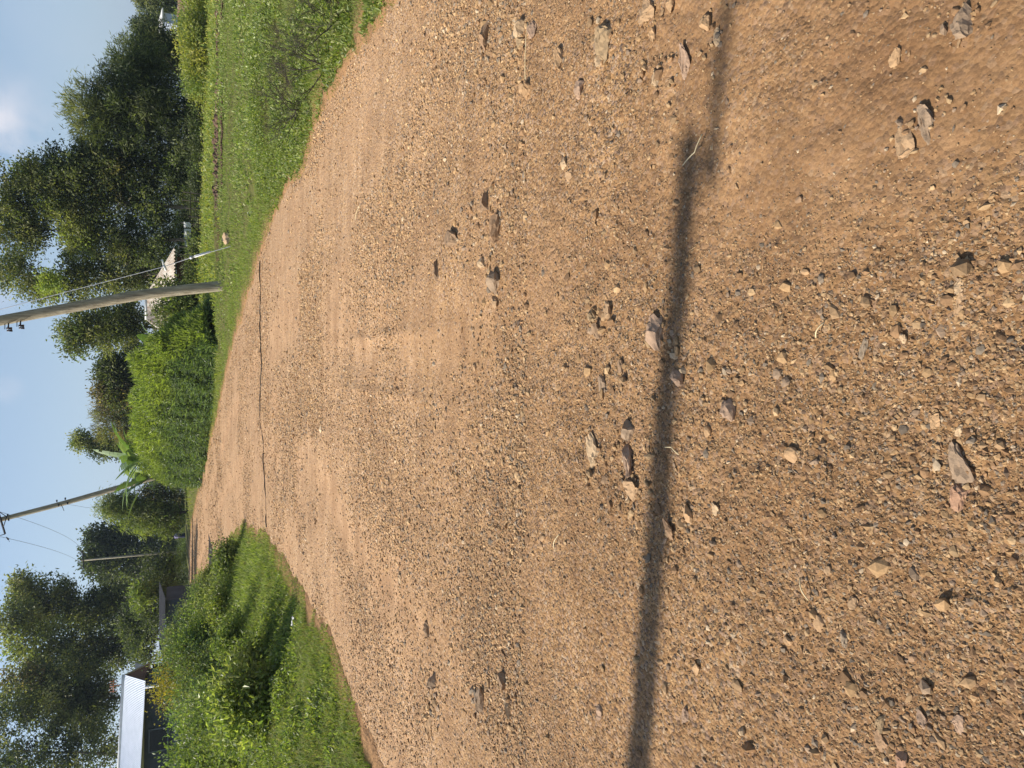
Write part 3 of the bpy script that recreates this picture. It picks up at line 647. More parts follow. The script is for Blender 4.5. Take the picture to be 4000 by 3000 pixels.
tree_at('leafy_tree', 'low dark tree with bright green fringe above the shaded shed', 2320, 50, 560, [(610,2340,110,70,G_DARK,110,60,{}),(560,2300,60,26,G_MID+G_BRIGHT[:1],40,60,{'dy':-1.5})], .1, limbs=10, group=LG)
tree_at('leafy_tree', 'dark dense bush like tree filling the gap beneath the tall left trees', 2470, 54, 520, [(560,2500,120,60,G_DARK+G_OLIVE[:1],100,60,{}),(520,2420,90,60,G_DARK,70,55,{}),(640,2250,90,70,G_DARK+G_MID[:1],80,60,{})], .1, limbs=10, group=LG)
tree_at('round_leaf_tree', 'very dark round leafed tree beneath the far crossarm', 2160, 104, 350, [(400,2110,70,70,G_DARK[:3],90,45,{'L':.34,'W':.26,'sig':.5}),(390,2190,70,60,G_DARK[:3],90,45,{'L':.34,'W':.26,'sig':.5}),(500,2160,100,90,G_DARK,120,50,{'L':.34,'W':.26,'sig':.5}),(620,2180,120,90,G_DARK+G_MID[:1],120,55,{'L':.32,'W':.2,'sig':.5})], .16, limbs=26, group='trees at the far bend', tpx=[(820,2180),(600,2178),(380,2150)], bark=BARKP)
tree_at('round_leaf_tree', 'dark undergrowth tree at the far end of the road', 2260, 108, 560, [(600,2250,110,80,G_DARK,110,55,{'L':.32,'W':.2,'sig':.5}),(680,2180,110,45,G_DARK+G_MID[:1],90,55,{'L':.32,'W':.18,'sig':.5}),(470,2280,80,70,G_DARK,70,50,{'L':.32,'W':.2,'sig':.5})], .12, limbs=10, group='trees at the far bend')
tree_at('far_tree', 'pale grey green tree far behind the dark one at the bend', 2030, 125, 470, [(520,2040,60,60,G_OLIVE,70,50,{'L':.3,'W':.14,'sig':.45}),(640,2080,90,60,G_OLIVE+G_DARK,90,50,{'L':.3,'W':.14,'sig':.5})], .15, limbs=8, group='trees at the far bend')
tree_at('feathery_tree', 'light green feathery tree right beside the second pole', 1995, 58, 400, [(450,1975,55,70,G_MID+G_YEL[:1],80,60,{'L':.30,'W':.05,'droop':1.0}),(560,2010,70,80,G_MID+G_YEL[2:],110,60,{'L':.30,'W':.05,'droop':1.0}),(650,2030,60,50,G_MID+G_DARK[:1],70,60,{'L':.25,'W':.07}),(600,1940,60,90,G_DARK+G_DRY[:1],70,55,{'L':.25,'W':.06})], .1, limbs=16, group='trees at the far bend')
# centre
CG = 'trees behind the green mound'
tree_at('dry_feathery_tree', 'brownish feathery tree rising over the green mound', 1640, 62, 400, [(470,1650,90,90,G_DRY+G_OLIVE,130,60,{'L':.32,'W':.04,'out':1.2}),(430,1600,50,50,G_DRY[:3],40,50,{'L':.32,'W':.04,'out':1.2}),(540,1600,130,60,G_DARK+G_DRY[1:2],110,60,{'L':.28,'W':.06}),(560,1720,80,70,G_DARK+G_DRY[1:2],80,60,{'L':.28,'W':.06})], .12, limbs=14, group=CG)
tree_at('slender_tree', 'slender tree with a small round grey green crown above the banana plants', 1720, 72, 300, [(320,1725,38,38,G_OLIVE+G_BLUE[:1],42,50,{'L':.22,'W':.10}),(400,1740,55,50,G_DARK+G_OLIVE[:1],60,50,{'L':.22,'W':.10}),(480,1730,50,50,G_DARK,50,50,{'L':.22,'W':.1})], .1, limbs=16, group=CG)
tree_at('leafy_tree', 'dark mixed tree with a brown tip right of the feathery one', 1480, 56, 400, [(430,1450,70,50,G_DARK+G_OLIVE[:1],70,60,{}),(470,1530,70,70,G_DARK+G_DRY,100,60,{}),(540,1440,100,70,G_MID[:1]+G_BLUE+G_DARK,110,60,{'L':.2,'W':.09}),(395,1530,25,22,G_DRY[:2],14,40,{})], .12, limbs=14, group=CG)
tree_at('open_tree', 'open crowned tree left of the leaning pole, behind the old tin roof', 1280, 54, 250, [(250,1290,28,30,G_MID+G_OLIVE,22,50,{}),(330,1270,70,60,G_OLIVE+G_MID[:1],80,55,{}),(290,1360,34,34,G_OLIVE+G_MID[:1],26,50,{}),(420,1290,95,80,G_OLIVE+G_YEL[2:3],120,60,{}),(520,1270,100,60,G_OLIVE+G_DARK,100,60,{})], .12, limbs=24, group=CG)
# right tall trees
RG = 'tall trees behind the right field'
tree_at('tall_tree', 'tall open tree with a bright lime spray right of the leaning pole', 1090, 50, 30, [(60,1060,90,90,G_OLIVE+G_DARK[:1],90,50,{}),(180,1130,60,60,G_OLIVE,60,50,{}),(230,1120,40,34,G_YEL[2:]+G_BRIGHT[:1],30,60,{'dy':-2,'L':.18}),(330,1080,110,90,G_DARK+G_OLIVE,130,60,{}),(470,1060,120,90,G_OLIVE+G_DARK,140,60,{}),(590,1060,110,60,G_DARK+G_OLIVE[:1],90,60,{'dy':1.5})], .14, limbs=24, group=RG, tpx=[(820,1080),(560,1070),(300,1110),(60,1070)], bark=BARKP)
tree_at('tall_tree', 'tall tree with two thin pale trunks behind the guy wire', 950, 48, -40, [(90,930,70,100,G_OLIVE+G_DARK,70,50,{}),(60,860,100,120,G_OLIVE+G_DARK,120,50,{}),(320,900,100,80,G_OLIVE+G_YEL[2:],120,60,{}),(470,930,110,90,G_OLIVE+G_DARK,130,60,{}),(600,930,110,70,G_DARK+G_MID[:1],100,60,{})], .11, limbs=24, group=RG, tpx=[(820,935),(640,940),(480,960),(300,900),(-40,900)], bark=BARKP)
tree_at('tall_tree', 'tallest dark tree with a bare curved trunk over the field', 790, 47, -60, [(60,760,110,130,G_OLIVE+G_DARK,150,50,{}),(200,740,100,90,G_OLIVE+G_DARK+G_YEL[2:3],120,55,{}),(300,800,110,110,G_OLIVE+G_YEL[2:3]+G_DARK,140,60,{}),(440,740,110,110,G_DARK+G_DRY[1:2],150,60,{}),(590,780,110,90,G_DARK+G_OLIVE[:1],120,60,{})], .15, limbs=26, group=RG, tpx=[(820,815),(600,805),(390,790),(200,800),(-60,790)], bark=BARKP)
tree_at('tall_tree', 'leafy tree with a rounded shoulder left of the big feathery one', 640, 46, 100, [(130,680,60,60,G_OLIVE+G_MID[:1],60,55,{}),(260,660,90,80,G_DARK+G_OLIVE[:1],110,60,{}),(380,640,90,90,G_DARK+G_OLIVE,120,60,{}),(520,640,100,90,G_DARK+G_DRY[1:2],130,60,{}),(680,650,110,80,G_DARK+G_MID[:1],120,60,{})], .14, limbs=22, group=RG)
tree_at('feathery_tree', 'huge dark feathery tree with a domed crown on the right', 450, 45, 330, [(400,450,130,125,G_DARK+G_OLIVE[:1],230,70,{'L':.32,'W':.045,'out':1.0,'tipcol':G_OLIVE}),(520,400,190,140,G_DARK,260,70,{'L':.3,'W':.05}),(640,470,160,120,G_DARK,170,60,{'L':.3,'W':.06}),(560,280,130,110,G_DARK+G_OLIVE[:1],150,60,{'L':.3,'W':.05,'out':1.0})], .22, limbs=26, group=RG)
tree_at('feathery_tree', 'lower feathery tree sloping down on the right of the domed one', 270, 50, 480, [(520,250,90,90,G_DARK+G_OLIVE[:1],120,60,{'L':.32,'W':.05,'out':1.0}),(610,200,110,80,G_DARK,120,60,{'L':.3,'W':.06}),(700,220,130,60,G_DARK,110,60,{'L':.3,'W':.06})], .14, limbs=14, group=RG)
FG = 'distant trees at the right border'
tree_at('far_tree', 'distant round headed tree left of the blue hill', 115, 100, 520, [(545,110,34,28,G_OLIVE+G_DARK,40,50,{'L':.3,'W':.15,'sig':.4}),(600,100,60,50,G_DARK+G_OLIVE,80,50,{'L':.3,'W':.15,'sig':.5}),(680,120,80,50,G_DARK,80,50,{'L':.3,'W':.15,'sig':.5})], .16, limbs=8, group=FG)
tree_at('far_tree', 'distant tree cut by the right border, right of the blue hill', 0, 95, 540, [(570,-5,36,36,G_OLIVE+G_DARK,50,50,{'L':.3,'W':.15,'sig':.4}),(650,0,60,60,G_DARK,80,50,{'L':.3,'W':.15,'sig':.5})], .16, limbs=8, group=FG)
# hedge line of undergrowth below the right trees
UG = 'bushes along the far side of the field'
k = 0
for (Y, Xt, y, w, pal, lab) in [(60,690,40,2.2,G_YEL+G_BRIGHT,'yellow green flowering bush at the right border of the field'),(160,690,39,1.8,G_YEL[:3]+G_MID,'yellow green bush with a bare stem in the field'),(255,715,40,1.9,G_BRIGHT+G_YEL[:1],'bright green bush sloping down to the field on the right'),
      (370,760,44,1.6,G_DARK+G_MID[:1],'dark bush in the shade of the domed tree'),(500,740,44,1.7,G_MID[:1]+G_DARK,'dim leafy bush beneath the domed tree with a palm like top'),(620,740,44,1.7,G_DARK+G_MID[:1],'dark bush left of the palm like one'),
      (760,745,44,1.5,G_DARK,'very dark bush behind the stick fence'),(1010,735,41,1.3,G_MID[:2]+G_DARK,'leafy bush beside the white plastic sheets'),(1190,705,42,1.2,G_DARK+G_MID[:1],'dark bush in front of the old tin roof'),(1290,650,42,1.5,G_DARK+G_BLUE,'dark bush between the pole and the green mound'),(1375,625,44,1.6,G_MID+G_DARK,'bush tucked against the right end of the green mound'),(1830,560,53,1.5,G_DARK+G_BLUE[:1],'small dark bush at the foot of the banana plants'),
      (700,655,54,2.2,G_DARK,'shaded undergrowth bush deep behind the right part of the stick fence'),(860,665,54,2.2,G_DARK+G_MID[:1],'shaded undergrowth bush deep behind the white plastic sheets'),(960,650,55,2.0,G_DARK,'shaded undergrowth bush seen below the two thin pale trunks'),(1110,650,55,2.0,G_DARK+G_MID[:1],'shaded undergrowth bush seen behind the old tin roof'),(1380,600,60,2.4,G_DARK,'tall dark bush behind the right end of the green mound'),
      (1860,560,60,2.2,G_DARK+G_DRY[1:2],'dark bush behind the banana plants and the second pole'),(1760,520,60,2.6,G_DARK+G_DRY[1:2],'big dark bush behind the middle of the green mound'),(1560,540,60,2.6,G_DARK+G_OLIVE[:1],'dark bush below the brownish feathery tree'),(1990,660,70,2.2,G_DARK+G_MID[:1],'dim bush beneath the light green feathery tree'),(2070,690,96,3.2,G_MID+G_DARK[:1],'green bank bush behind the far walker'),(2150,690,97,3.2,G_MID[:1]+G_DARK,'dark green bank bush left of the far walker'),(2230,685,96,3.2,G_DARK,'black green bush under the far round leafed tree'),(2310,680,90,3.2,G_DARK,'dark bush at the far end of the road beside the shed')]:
    top = P(Xt, Y, y); gz = float(ground_h(np.array(top[0]), np.array(y))); h = max(top[2] - gz, .6)
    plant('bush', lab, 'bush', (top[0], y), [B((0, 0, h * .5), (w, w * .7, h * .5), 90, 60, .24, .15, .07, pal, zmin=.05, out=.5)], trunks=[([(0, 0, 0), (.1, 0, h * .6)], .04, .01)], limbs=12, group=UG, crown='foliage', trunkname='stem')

tree_at('sapling', 'thin sapling standing in front of the old tin roof', 1128, 39, 600, [(640,1128,34,40,G_OLIVE+G_MID[:1],16,40,{}),(700,1150,46,30,G_MID+G_DARK[:1],22,50,{})], .035, limbs=8, group='trees behind the green mound')
tree_at('sapling', 'leafy sapling between the leaning pole and the end of the old tin roof', 1215, 39.5, 600, [(625,1215,36,36,G_OLIVE+G_MID[:1],16,40,{}),(690,1210,50,26,G_MID+G_DARK[:1],22,50,{})], .035, limbs=8, group='trees behind the green mound')
tree_at('sapling', 'thin sapling beside the end of the old tin roof', 1285, 40, 600, [(640,1290,34,40,G_OLIVE+G_MID[:1],18,40,{}),(700,1280,46,30,G_MID+G_DARK[:1],22,50,{})], .035, limbs=8, group='trees behind the green mound')
# ------------------------------------------------------------------ the long green mound
def mound():
    pL = np.array(on_prof(778, 2005)); pR = np.array(on_prof(878, 1500)); ax = pR - pL; Lm = np.linalg.norm(ax); ax /= Lm; nrm = np.array([-ax[1], ax[0]])
    if nrm[0] < 0: nrm = -nrm                       # away from the road
    n = 130000; s = rng.uniform(0, 1, n) ** .75; t = rng.uniform(-1, 1, n)
    ss = np.linspace(0, 1, 60); cen = pL + ax * (ss * Lm)[:, None] + nrm * 2.7; vt = []
    for c_ in cen:
        ytop = c_[1]; lo = 1500 - F_PX * c_[0] / (ytop / 1.125); X_ = float(np.interp(lo, [1290, 1330, 1400, 1500, 1600, 1700, 1800, 1860, 1920, 1980, 2020], [690, 612, 568, 546, 538, 545, 562, 585, 625, 670, 720]))
        vt.append(max(P(X_, lo, ytop)[2] - float(ground_h(np.array(c_[0]), np.array(c_[1]))), .5))
    Hs_ = np.array(vt)
    H = np.interp(s, ss, Hs_) * (1 + .12 * fbm(s * 14, t * 2.5, 201, 3)) * (1 - .75 * np.clip((s - .9) / .1, 0, 1) ** 2) * (1 - .6 * np.clip((.08 - s) / .08, 0, 1) ** 2); Wd = np.interp(s, [0, .15, .7, 1], [.9, 1.7, 1.5, .9])
    th = t * math.pi / 2; prof_z = np.cos(th) ** .9; r = rng.uniform(.74, 1.05, n) + .26 * fbm(s * 30, t * 4, 203, 3)
    off = 2.7 + Wd * np.sin(th) * r; x = pL[0] + ax[0] * s * Lm + nrm[0] * off; y = pL[1] + ax[1] * s * Lm + nrm[1] * off
    zz = H * prof_z * r; cx_ = float(xr(48)) + 1; base = np.array([0, 50.0])
    z = ground_h(x, y) + zz
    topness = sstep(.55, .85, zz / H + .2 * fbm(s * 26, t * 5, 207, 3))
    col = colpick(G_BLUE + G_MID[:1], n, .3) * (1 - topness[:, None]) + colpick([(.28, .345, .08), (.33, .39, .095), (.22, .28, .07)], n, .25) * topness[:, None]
    outw = np.stack([nrm[0] * np.sin(th), nrm[1] * np.sin(th), np.cos(th) + .3], -1)
    D = unit(outw * .45 + rng.normal(size=(n, 3)) * .75 + np.array([0, 0, -.15])); C = np.stack([x - base[0], y - base[1], z], -1)
    V, F3 = leaf_geo(C, D, .23 * rng.uniform(.5, 1.5, n), .058 * rng.uniform(.7, 1.3, n))
    root = empty('hedge', (base[0], base[1], 0), label='long bright green mound of leafy shrub along the right bend of the road', category='hedge')
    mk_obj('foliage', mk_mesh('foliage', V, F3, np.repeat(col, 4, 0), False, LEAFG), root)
    for i in range(8):
        q = (i + .5) / 8; hh = float(np.interp(q, ss, Hs_)); a = pL + ax * q * Lm + nrm * 2.7; gz = float(ground_h(np.array(a[0]), np.array(a[1]))); a = a - base
        v, f = tube([(a[0], a[1], gz - .1), (a[0] + .15, a[1], gz + hh * .45), (a[0] - .1, a[1] + .1, gz + hh * .8)], [.05, .035, .012], 6); mk_obj('stem', mk_mesh('stem', v, f, None, True, BARK), root)
mound()

# ------------------------------------------------------------------ banana plants
BAN = leaf_mat('banana_leaf', .5, .35, .3)
BSTEM = plain_noise_mat('banana_stem', (.10, .09, .04), (.22, .20, .09), 5, .7, .3)
def banana(x, y, h, leaves, label):
    z = float(ground_h(np.array(x), np.array(y))); root = empty('banana_plant', (x, y, z), label=label, category='banana plant', group='banana plants beside the second pole')
    v, f = tube([(0, 0, -.1), (.05, 0, h * .4), (.02, 0, h * .75)], [.16, .13, .09], 10); mk_obj('stem', mk_mesh('stem', v, f, None, True, BSTEM), root)
    for (az, up, L, W, bend) in leaves:
        m = 14; t = np.linspace(0, 1, m); dx, dy = math.cos(az), math.sin(az); p0 = np.array([.02, 0, h * .72])
        hor = L * (t * math.cos(up) + .25 * bend * t ** 2); ver = L * (t * math.sin(up) - .55 * bend * t ** 2)
        c = p0 + np.stack([dx * hor, dy * hor, ver], -1); w = W * .5 * np.sin(np.clip((t - .12) / .88, 0, 1) ** .75 * math.pi) ** .6 + .012
        S = np.array([-dy, dx, 0]); V = []; F = []; C_ = []
        g = np.array(random.choice([(.17, .26, .09), (.22, .31, .12), (.28, .36, .17), (.13, .20, .07)]))
        seg = []
        for side in (-1, 1):
            for i in range(m - 1):
                if i > 3 and i % 2 == (side > 0) and random.random() < .14: continue
                fr = random.uniform(.85, 1.08); gp = .06 if random.random() < .35 else 0
                a, b_ = c[i], c[i + 1] - (c[i + 1] - c[i]) * gp; dr = np.array([0, 0, -.22])
                q = [a, b_, b_ + side * S * w[i + 1] * fr + dr * w[i + 1], a + side * S * w[i] * fr + dr * w[i]]
                k0 = len(V); V += q; F.append((k0, k0 + 1, k0 + 2, k0 + 3) if side > 0 else (k0 + 3, k0 + 2, k0 + 1, k0)); C_ += [g * random.uniform(.85, 1.15)] * 4
        me = mk_mesh('leaf', np.array(V), np.array(F), np.array(C_), False, BAN); o = mk_obj('leaf', me, root)
    return root
def ban_leaves(n, L, seed):
    r_ = random.Random(seed); out = []
    for i in range(n): out.append((i * 2.4 + r_.uniform(-.3, .3), r_.choice([1.42, 1.3, 1.15, 1.0, .8]), L * r_.uniform(.75, 1.25), r_.uniform(.36, .52), r_.uniform(.4, 1.3)))
    return out
bp = P(560, 1790, 47); banana(bp[0], 47, 3.6, ban_leaves(15, 3.1, 1), 'banana plant with long ragged leaves right of the second pole')
bp = P(560, 1868, 49); banana(bp[0], 49, 3.2, ban_leaves(13, 2.9, 2), 'smaller banana plant partly crossed by the second pole')
bp = P(560, 1735, 50); banana(bp[0], 50, 2.8, ban_leaves(10, 2.4, 3), 'low banana plant showing above the middle of the green mound')
bp = P(610, 1340, 43); banana(bp[0], 43, 2.6, [(0, 1.0, 1.6, .5, .5), (3.1, .9, 1.7, .55, .5), (-1.2, 1.1, 1.6, .5, .4), (-2, .6, 1.4, .5, .8)], 'low banana plant with a broad lime leaf at the end of the old tin roof')

# ------------------------------------------------------------------ bare thorny bush on the right verge
def bare_bush(X, Y, label, size, seed):
    x, y = on_prof(X, Y, .15); z = float(ground_h(np.array(x), np.array(y))); r_ = np.random.default_rng(seed); tp = []
    root = empty('bare_bush', (x, y, z), label=label, category='bush', group='leafless twiggy bushes on the right verge')
    def grow(p, d_, L, r, lv):
        q = p + d_ * L + r_.normal(0, .03, 3) * L; tp.append(tube([p, (p + q) / 2 + r_.normal(0, .04, 3) * L, q], [r, r * .8, r * .6], 4, False))
        if lv == 0: return
        for i in range(3 if lv > 1 else 4): grow(q if i < 2 else (p + q) / 2, unit(d_ + r_.normal(0, .45, 3) + np.array([0, 0, .05])), L * .72, r * .6, lv - 1)
    for i in range(8): grow(np.zeros(3), unit(np.array([r_.normal(0, .9), r_.normal(0, .6), .8])), size * .36, .007, 4)
    V, F3 = join(tp); mk_obj('twigs', mk_mesh('twigs', V, F3, None, False, TWIG), root)
TWIG = plain_noise_mat('dark_twig', (.03, .025, .02), (.07, .055, .045), 10, .9, 0)
bare_bush(1230, 250, 'leafless dark twiggy bush on the verge near the right border', .9, 1)
bare_bush(1150, 420, 'leafless dark twiggy bush behind the first one', .8, 2)
bare_bush(1290, 60, 'leafless dark twiggy bush cut by the right border', .8, 3)

# ------------------------------------------------------------------ utility poles
WOOD = plain_noise_mat('weathered_pole_wood', (.15, .125, .085), (.48, .43, .31), 4, .85, .8, 16, .02, stretch=(5, 5, .3), detail=9)
METAL = plain_noise_mat('dark_steel', (.02, .022, .026), (.05, .05, .055), 12, .5, .1, metallic=.6)
GALV = plain_noise_mat('galvanised_wire', (.35, .36, .36), (.5, .5, .5), 12, .45, 0, metallic=.5)
PORC = plain_noise_mat('brown_porcelain', (.03, .02, .02), (.06, .04, .035), 10, .25, 0)
WIREM = plain_noise_mat('overhead_wire', (.10, .11, .13), (.16, .17, .19), 10, .5, 0, metallic=.4)
def curve_pts(pix, ydep, n=30):
    w = np.array([P(X, Y, yy) for (X, Y), yy in zip(pix, ydep)]); t = np.linspace(0, len(w) - 1, n); return np.stack([np.interp(t, np.arange(len(w)), w[:, i]) for i in range(3)], -1)
def smooth_pts(p, it=6):
    p = p.copy()
    for _ in range(it): p[1:-1] = (p[:-2] + p[1:-1] * 2 + p[2:]) / 4
    return p
# first pole, y=26
pp = smooth_pts(curve_pts([(885,1112),(859,1118),(560,1148),(334,1191),(0,1252),(-350,1322)], [26] * 6, 40), 12)
gz1 = float(ground_h(np.array(pp[0][0]), np.array(26.))); pp[0][2] = gz1 - .3; b0 = np.array([pp[0][0], 26, gz1])
pole1 = empty('utility_pole', b0, label='leaning weathered wooden pole in the grass of the right verge', category='utility pole', group='poles along the road')
v, f = tube(pp - b0, np.linspace(.185, .145, 40), 20); mk_obj('shaft', mk_mesh('shaft', v, f, None, True, WOOD), pole1)
def pin_insulator(parent, c, s=1.0):
    c = np.array(c); prt = [tube([c, c + np.array([0, 0, .02])], [.03 * s, .03 * s], 8), tube([c + np.array([-.05 * s, 0, .05 * s]), c + np.array([-.05 * s, 0, -.09 * s])], [.03 * s, .04 * s], 8), tube([c + np.array([-.12 * s, 0, .04 * s]), c + np.array([-.12 * s, 0, -.1 * s])], [.025 * s, .03 * s], 8)]
    v, f = join(prt); mk_obj('insulator', mk_mesh('insulator', v, f, None, True, PORC), parent)
for (X, Y) in ((33, 1283), (80, 1273)):
    c = P(X, Y - 12, 25.85) - b0; e = P(X, Y - 30, 25.95) - b0
    v, f = join([tube([e, c + np.array([-.12, 0, 0])], [.02, .02], 6), tube([e + np.array([0, 0, .09]), c + np.array([-.12, 0, .09])], [.012, .012], 6)]); mk_obj('bracket', mk_mesh('bracket', v, f, None, True, METAL), pole1)
    pin_insulator(pole1, c + np.array([-.04, 0, 0]), 1.0)
for (X, Y) in ((26, 1231), (67, 1224)):
    c = P(X, Y, 26) - b0; v, f = tube([c + np.array([-.06, 0, 0]), c + np.array([.03, 0, 0])], [.018, .022], 8); mk_obj('bolt', mk_mesh('bolt', v, f, None, True, METAL), pole1)
# guy wire
gp = np.array([P(-350, 1290, 26), P(0, 1209, 25.2), P(290, 1132, 24.4), P(640, 1042, 23.4), P(745, 1007, 23.0), P(908, 960, 22.0)]); gz_ = float(ground_h(np.array(gp[-1][0]), np.array(22.)))
gb = np.array([gp[-1][0], 22., gz_]); guy = empty('guy_wire', gb, label='taut steel guy wire running from the leaning pole down to the grass', category='guy wire')
v, f = tube(np.vstack([gp, gb - np.array([0, 0, .1])]) - gb, .009, 6); mk_obj('wire', mk_mesh('wire', v, f, None, True, GALV), guy)
WHT = plain_noise_mat('white_guard', (.6, .6, .56), (.78, .78, .74), 10, .5, 0)
v, f = tube(np.array([P(760, 1002, 22.95), P(822, 983, 22.6)]) - gb, .034, 10); mk_obj('guard', mk_mesh('guard', v, f, None, True, WHT), guy)
v, f = join([tube(np.array([P(742, 1008, 23.0), P(756, 1003, 22.97)]) - gb, .045, 8)]); mk_obj('thimble', mk_mesh('thimble', v, f, None, True, GALV), guy)
q = [P(632, 1012, 23.4), P(637, 1036, 23.4), P(650, 1056, 23.3), P(641, 1058, 23.3), P(636, 1040, 23.4), P(634, 1012, 23.45)]
v, f = join([tube(np.array([P(634, 1014, 23.4), P(640, 1036, 23.35)]) - gb, .03, 6), tube(np.array([P(640, 1036, 23.35), P(649, 1056, 23.3)]) - gb, .04, 6)]); mk_obj('marker', mk_mesh('marker', v, f, None, True, WHT), guy)
# second pole, y=52
pp = smooth_pts(curve_pts([(700,1838),(600,1865),(480,1900),(250,1966),(0,2030),(-150,2068)], [52] * 6, 36), 6)
gz2 = float(ground_h(np.array(pp[0][0]), np.array(52.))); pp = np.vstack([np.array([[pp[0][0] + .45, 52, gz2 - .2]]), pp]); b2 = np.array([pp[0][0], 52, gz2])
pole2 = empty('utility_pole', b2, label='leaning dark pole with a crossarm rising behind the green mound', category='utility pole', group='poles along the road')
v, f = tube(pp - b2, np.linspace(.20, .125, len(pp)), 16); mk_obj('shaft', mk_mesh('shaft', v, f, None, True, WOOD), pole2)
a = P(-15, 1972, 51.8) - b2; b_ = P(20, 2086, 51.8) - b2; v, f = tube([a * 1.0 + (a - b_) * .15, b_], [.055, .055], 4); mk_obj('crossarm', mk_mesh('crossarm', v, f, None, False, METAL), pole2)
for (p0, p1) in (((26, 2018), (-8, 1996)), ((26, 2018), (14, 2056)), ((20, 2086), (0, 2092))):
    v, f = tube([P(*p0, 51.75) - b2, P(*p1, 51.75) - b2], [.025, .025], 5); mk_obj('brace', mk_mesh('brace', v, f, None, True, METAL), pole2)
for (X, Y) in ((30, 2012), (34, 2030), (222, 1957), (229, 1974), (255, 1948), (264, 1966)):
    c = P(X, Y, 51.8) - b2; v, f = tube([c + np.array([-.07, 0, 0]), c + np.array([.07, 0, 0])], [.04, .05], 6); mk_obj('bolt', mk_mesh('bolt', v, f, None, True, METAL), pole2)
v, f = tube([P(238, 1972, 51.8) - b2, P(245, 1982, 51.8) - b2, P(250, 1996, 51.7) - b2], [.02, .02, .015], 5); mk_obj('hook', mk_mesh('hook', v, f, None, True, METAL), pole2)
# third pole far away
y3 = 100.; t3 = P(318, 2189, y3); gz3 = float(ground_h(np.array(t3[0]), np.array(y3))); b3 = np.array([t3[0], y3, gz3])
pole3 = empty('utility_pole', b3, label='far pole whose crossarm shows above the dark round leafed tree', category='utility pole', group='poles along the road')
v, f = tube([(0, 0, -.2), tuple(t3 - b3)], [.15, .10], 10); mk_obj('shaft', mk_mesh('shaft', v, f, None, True, WOOD), pole3)
v, f = tube([P(322, 2153, y3 - .2) - b3, P(327, 2222, y3 - .2) - b3], [.07, .07], 4); mk_obj('crossarm', mk_mesh('crossarm', v, f, None, False, METAL), pole3)
for (X, Y) in ((316, 2156), (320, 2188), (318, 2219)):
    c = P(X + 4, Y, y3 - .2) - b3; v, f = tube([c, c + np.array([0, 0, .35])], [.04, .03], 6); mk_obj('insulator', mk_mesh('insulator', v, f, None, True, PORC), pole3)
# overhead wires between second and third pole
def wire(pix, yA, yB, label, r=.012, extra=None):
    def plan(X, Y, y): p = P(X, Y, y); return p[:2]
    A, Bp = plan(*pix[0], yA), plan(*pix[-1], yB); m_ = (Bp[0] - A[0]) / (yB - yA); W = []
    for i, (X, Y) in enumerate(pix):
        a_, yc, zc = ray(X, Y); kk = a_ / yc
        y = yA if i == 0 else (yB if i == len(pix) - 1 else (A[0] - m_ * yA) / (kk - m_)); W.append((y, CAMH + zc / yc * y))
    W = np.array(W); o_ = np.argsort(W[:, 0]); W = W[o_]; cf = np.polyfit(W[:, 0], W[:, 1], 2); yy = np.linspace(yA, yB, 40)
    zA = np.polyval(cf, yy); Q = np.stack([A[0] + m_ * (yy - yA), yy, zA], -1)
    if extra: Q = np.vstack([np.array(extra), Q])
    v, f = tube(Q, r, 5); o = mk_obj('overhead_wire', mk_mesh('overhead_wire', v, f, None, True, WIREM)); o['label'] = label; o['category'] = 'wire'; o['group'] = 'overhead wires'
    return Q
wire([(-6,1996),(28,2010),(70,2021),(180,2060),(250,2092),(300,2125),(318,2155)], 52, 100, 'upper sagging wire passing the second pole to the far crossarm', .012)
QB = wire([(-8,2093),(40,2107),(100,2120),(200,2145),(280,2178),(320,2218)], 52, 100, 'lower sagging wire carrying the small dark bird', .012)
# service wires behind the feathery tree
wire([(262,1973),(350,1986),(440,1935)], 52, 62, 'thin slack wire dropping from the brackets of the second pole', .006) if False else None
v, f = tube(np.array([P(264, 1970, 52), P(300, 1976, 54), P(340, 1983, 56), P(370, 1980, 57), P(440, 1972, 58)]), .008, 5); o = mk_obj('overhead_wire', mk_mesh('overhead_wire', v, f, None, True, WIREM)); o['label'] = 'thin slack wire dropping from the brackets of the second pole into the feathery tree'; o['category'] = 'wire'; o['group'] = 'overhead wires'
# bird
BIRD = plain_noise_mat('dark_feathers', (.015, .014, .016), (.04, .037, .04), 40, .7, .2)
i = 0
tgt = P(44, 2110, 54)[0:3]; j = int(np.argmin(np.abs(QB[:, 1] - 54.5))); bpnt = QB[j] + np.array([0, 0, .075])
bd = empty('bird', bpnt, label='small dark bird perched on the lower wire', category='bird')
v, f = ICO2; vb = v * np.array([.085, .05, .06]); vb[:, 2] += .35 * vb[:, 0]; hd = v * .036 + np.array([.085, 0, .065])
bk = tube([(.115, 0, .063), (.15, 0, .055)], [.012, .002], 6); tl = slab([(-.06, -.02, -.02), (-.06, .02, -.02), (-.20, .028, -.085), (-.20, -.028, -.085)], .01); lg = tube([(0, 0, -.03), (0, 0, -.075)], [.008, .006], 5)
V, Fl = join([(vb, f), (hd, f), bk, tl, lg]); mk_obj('body', mk_mesh('body', V, Fl, None, True, BIRD), bd)

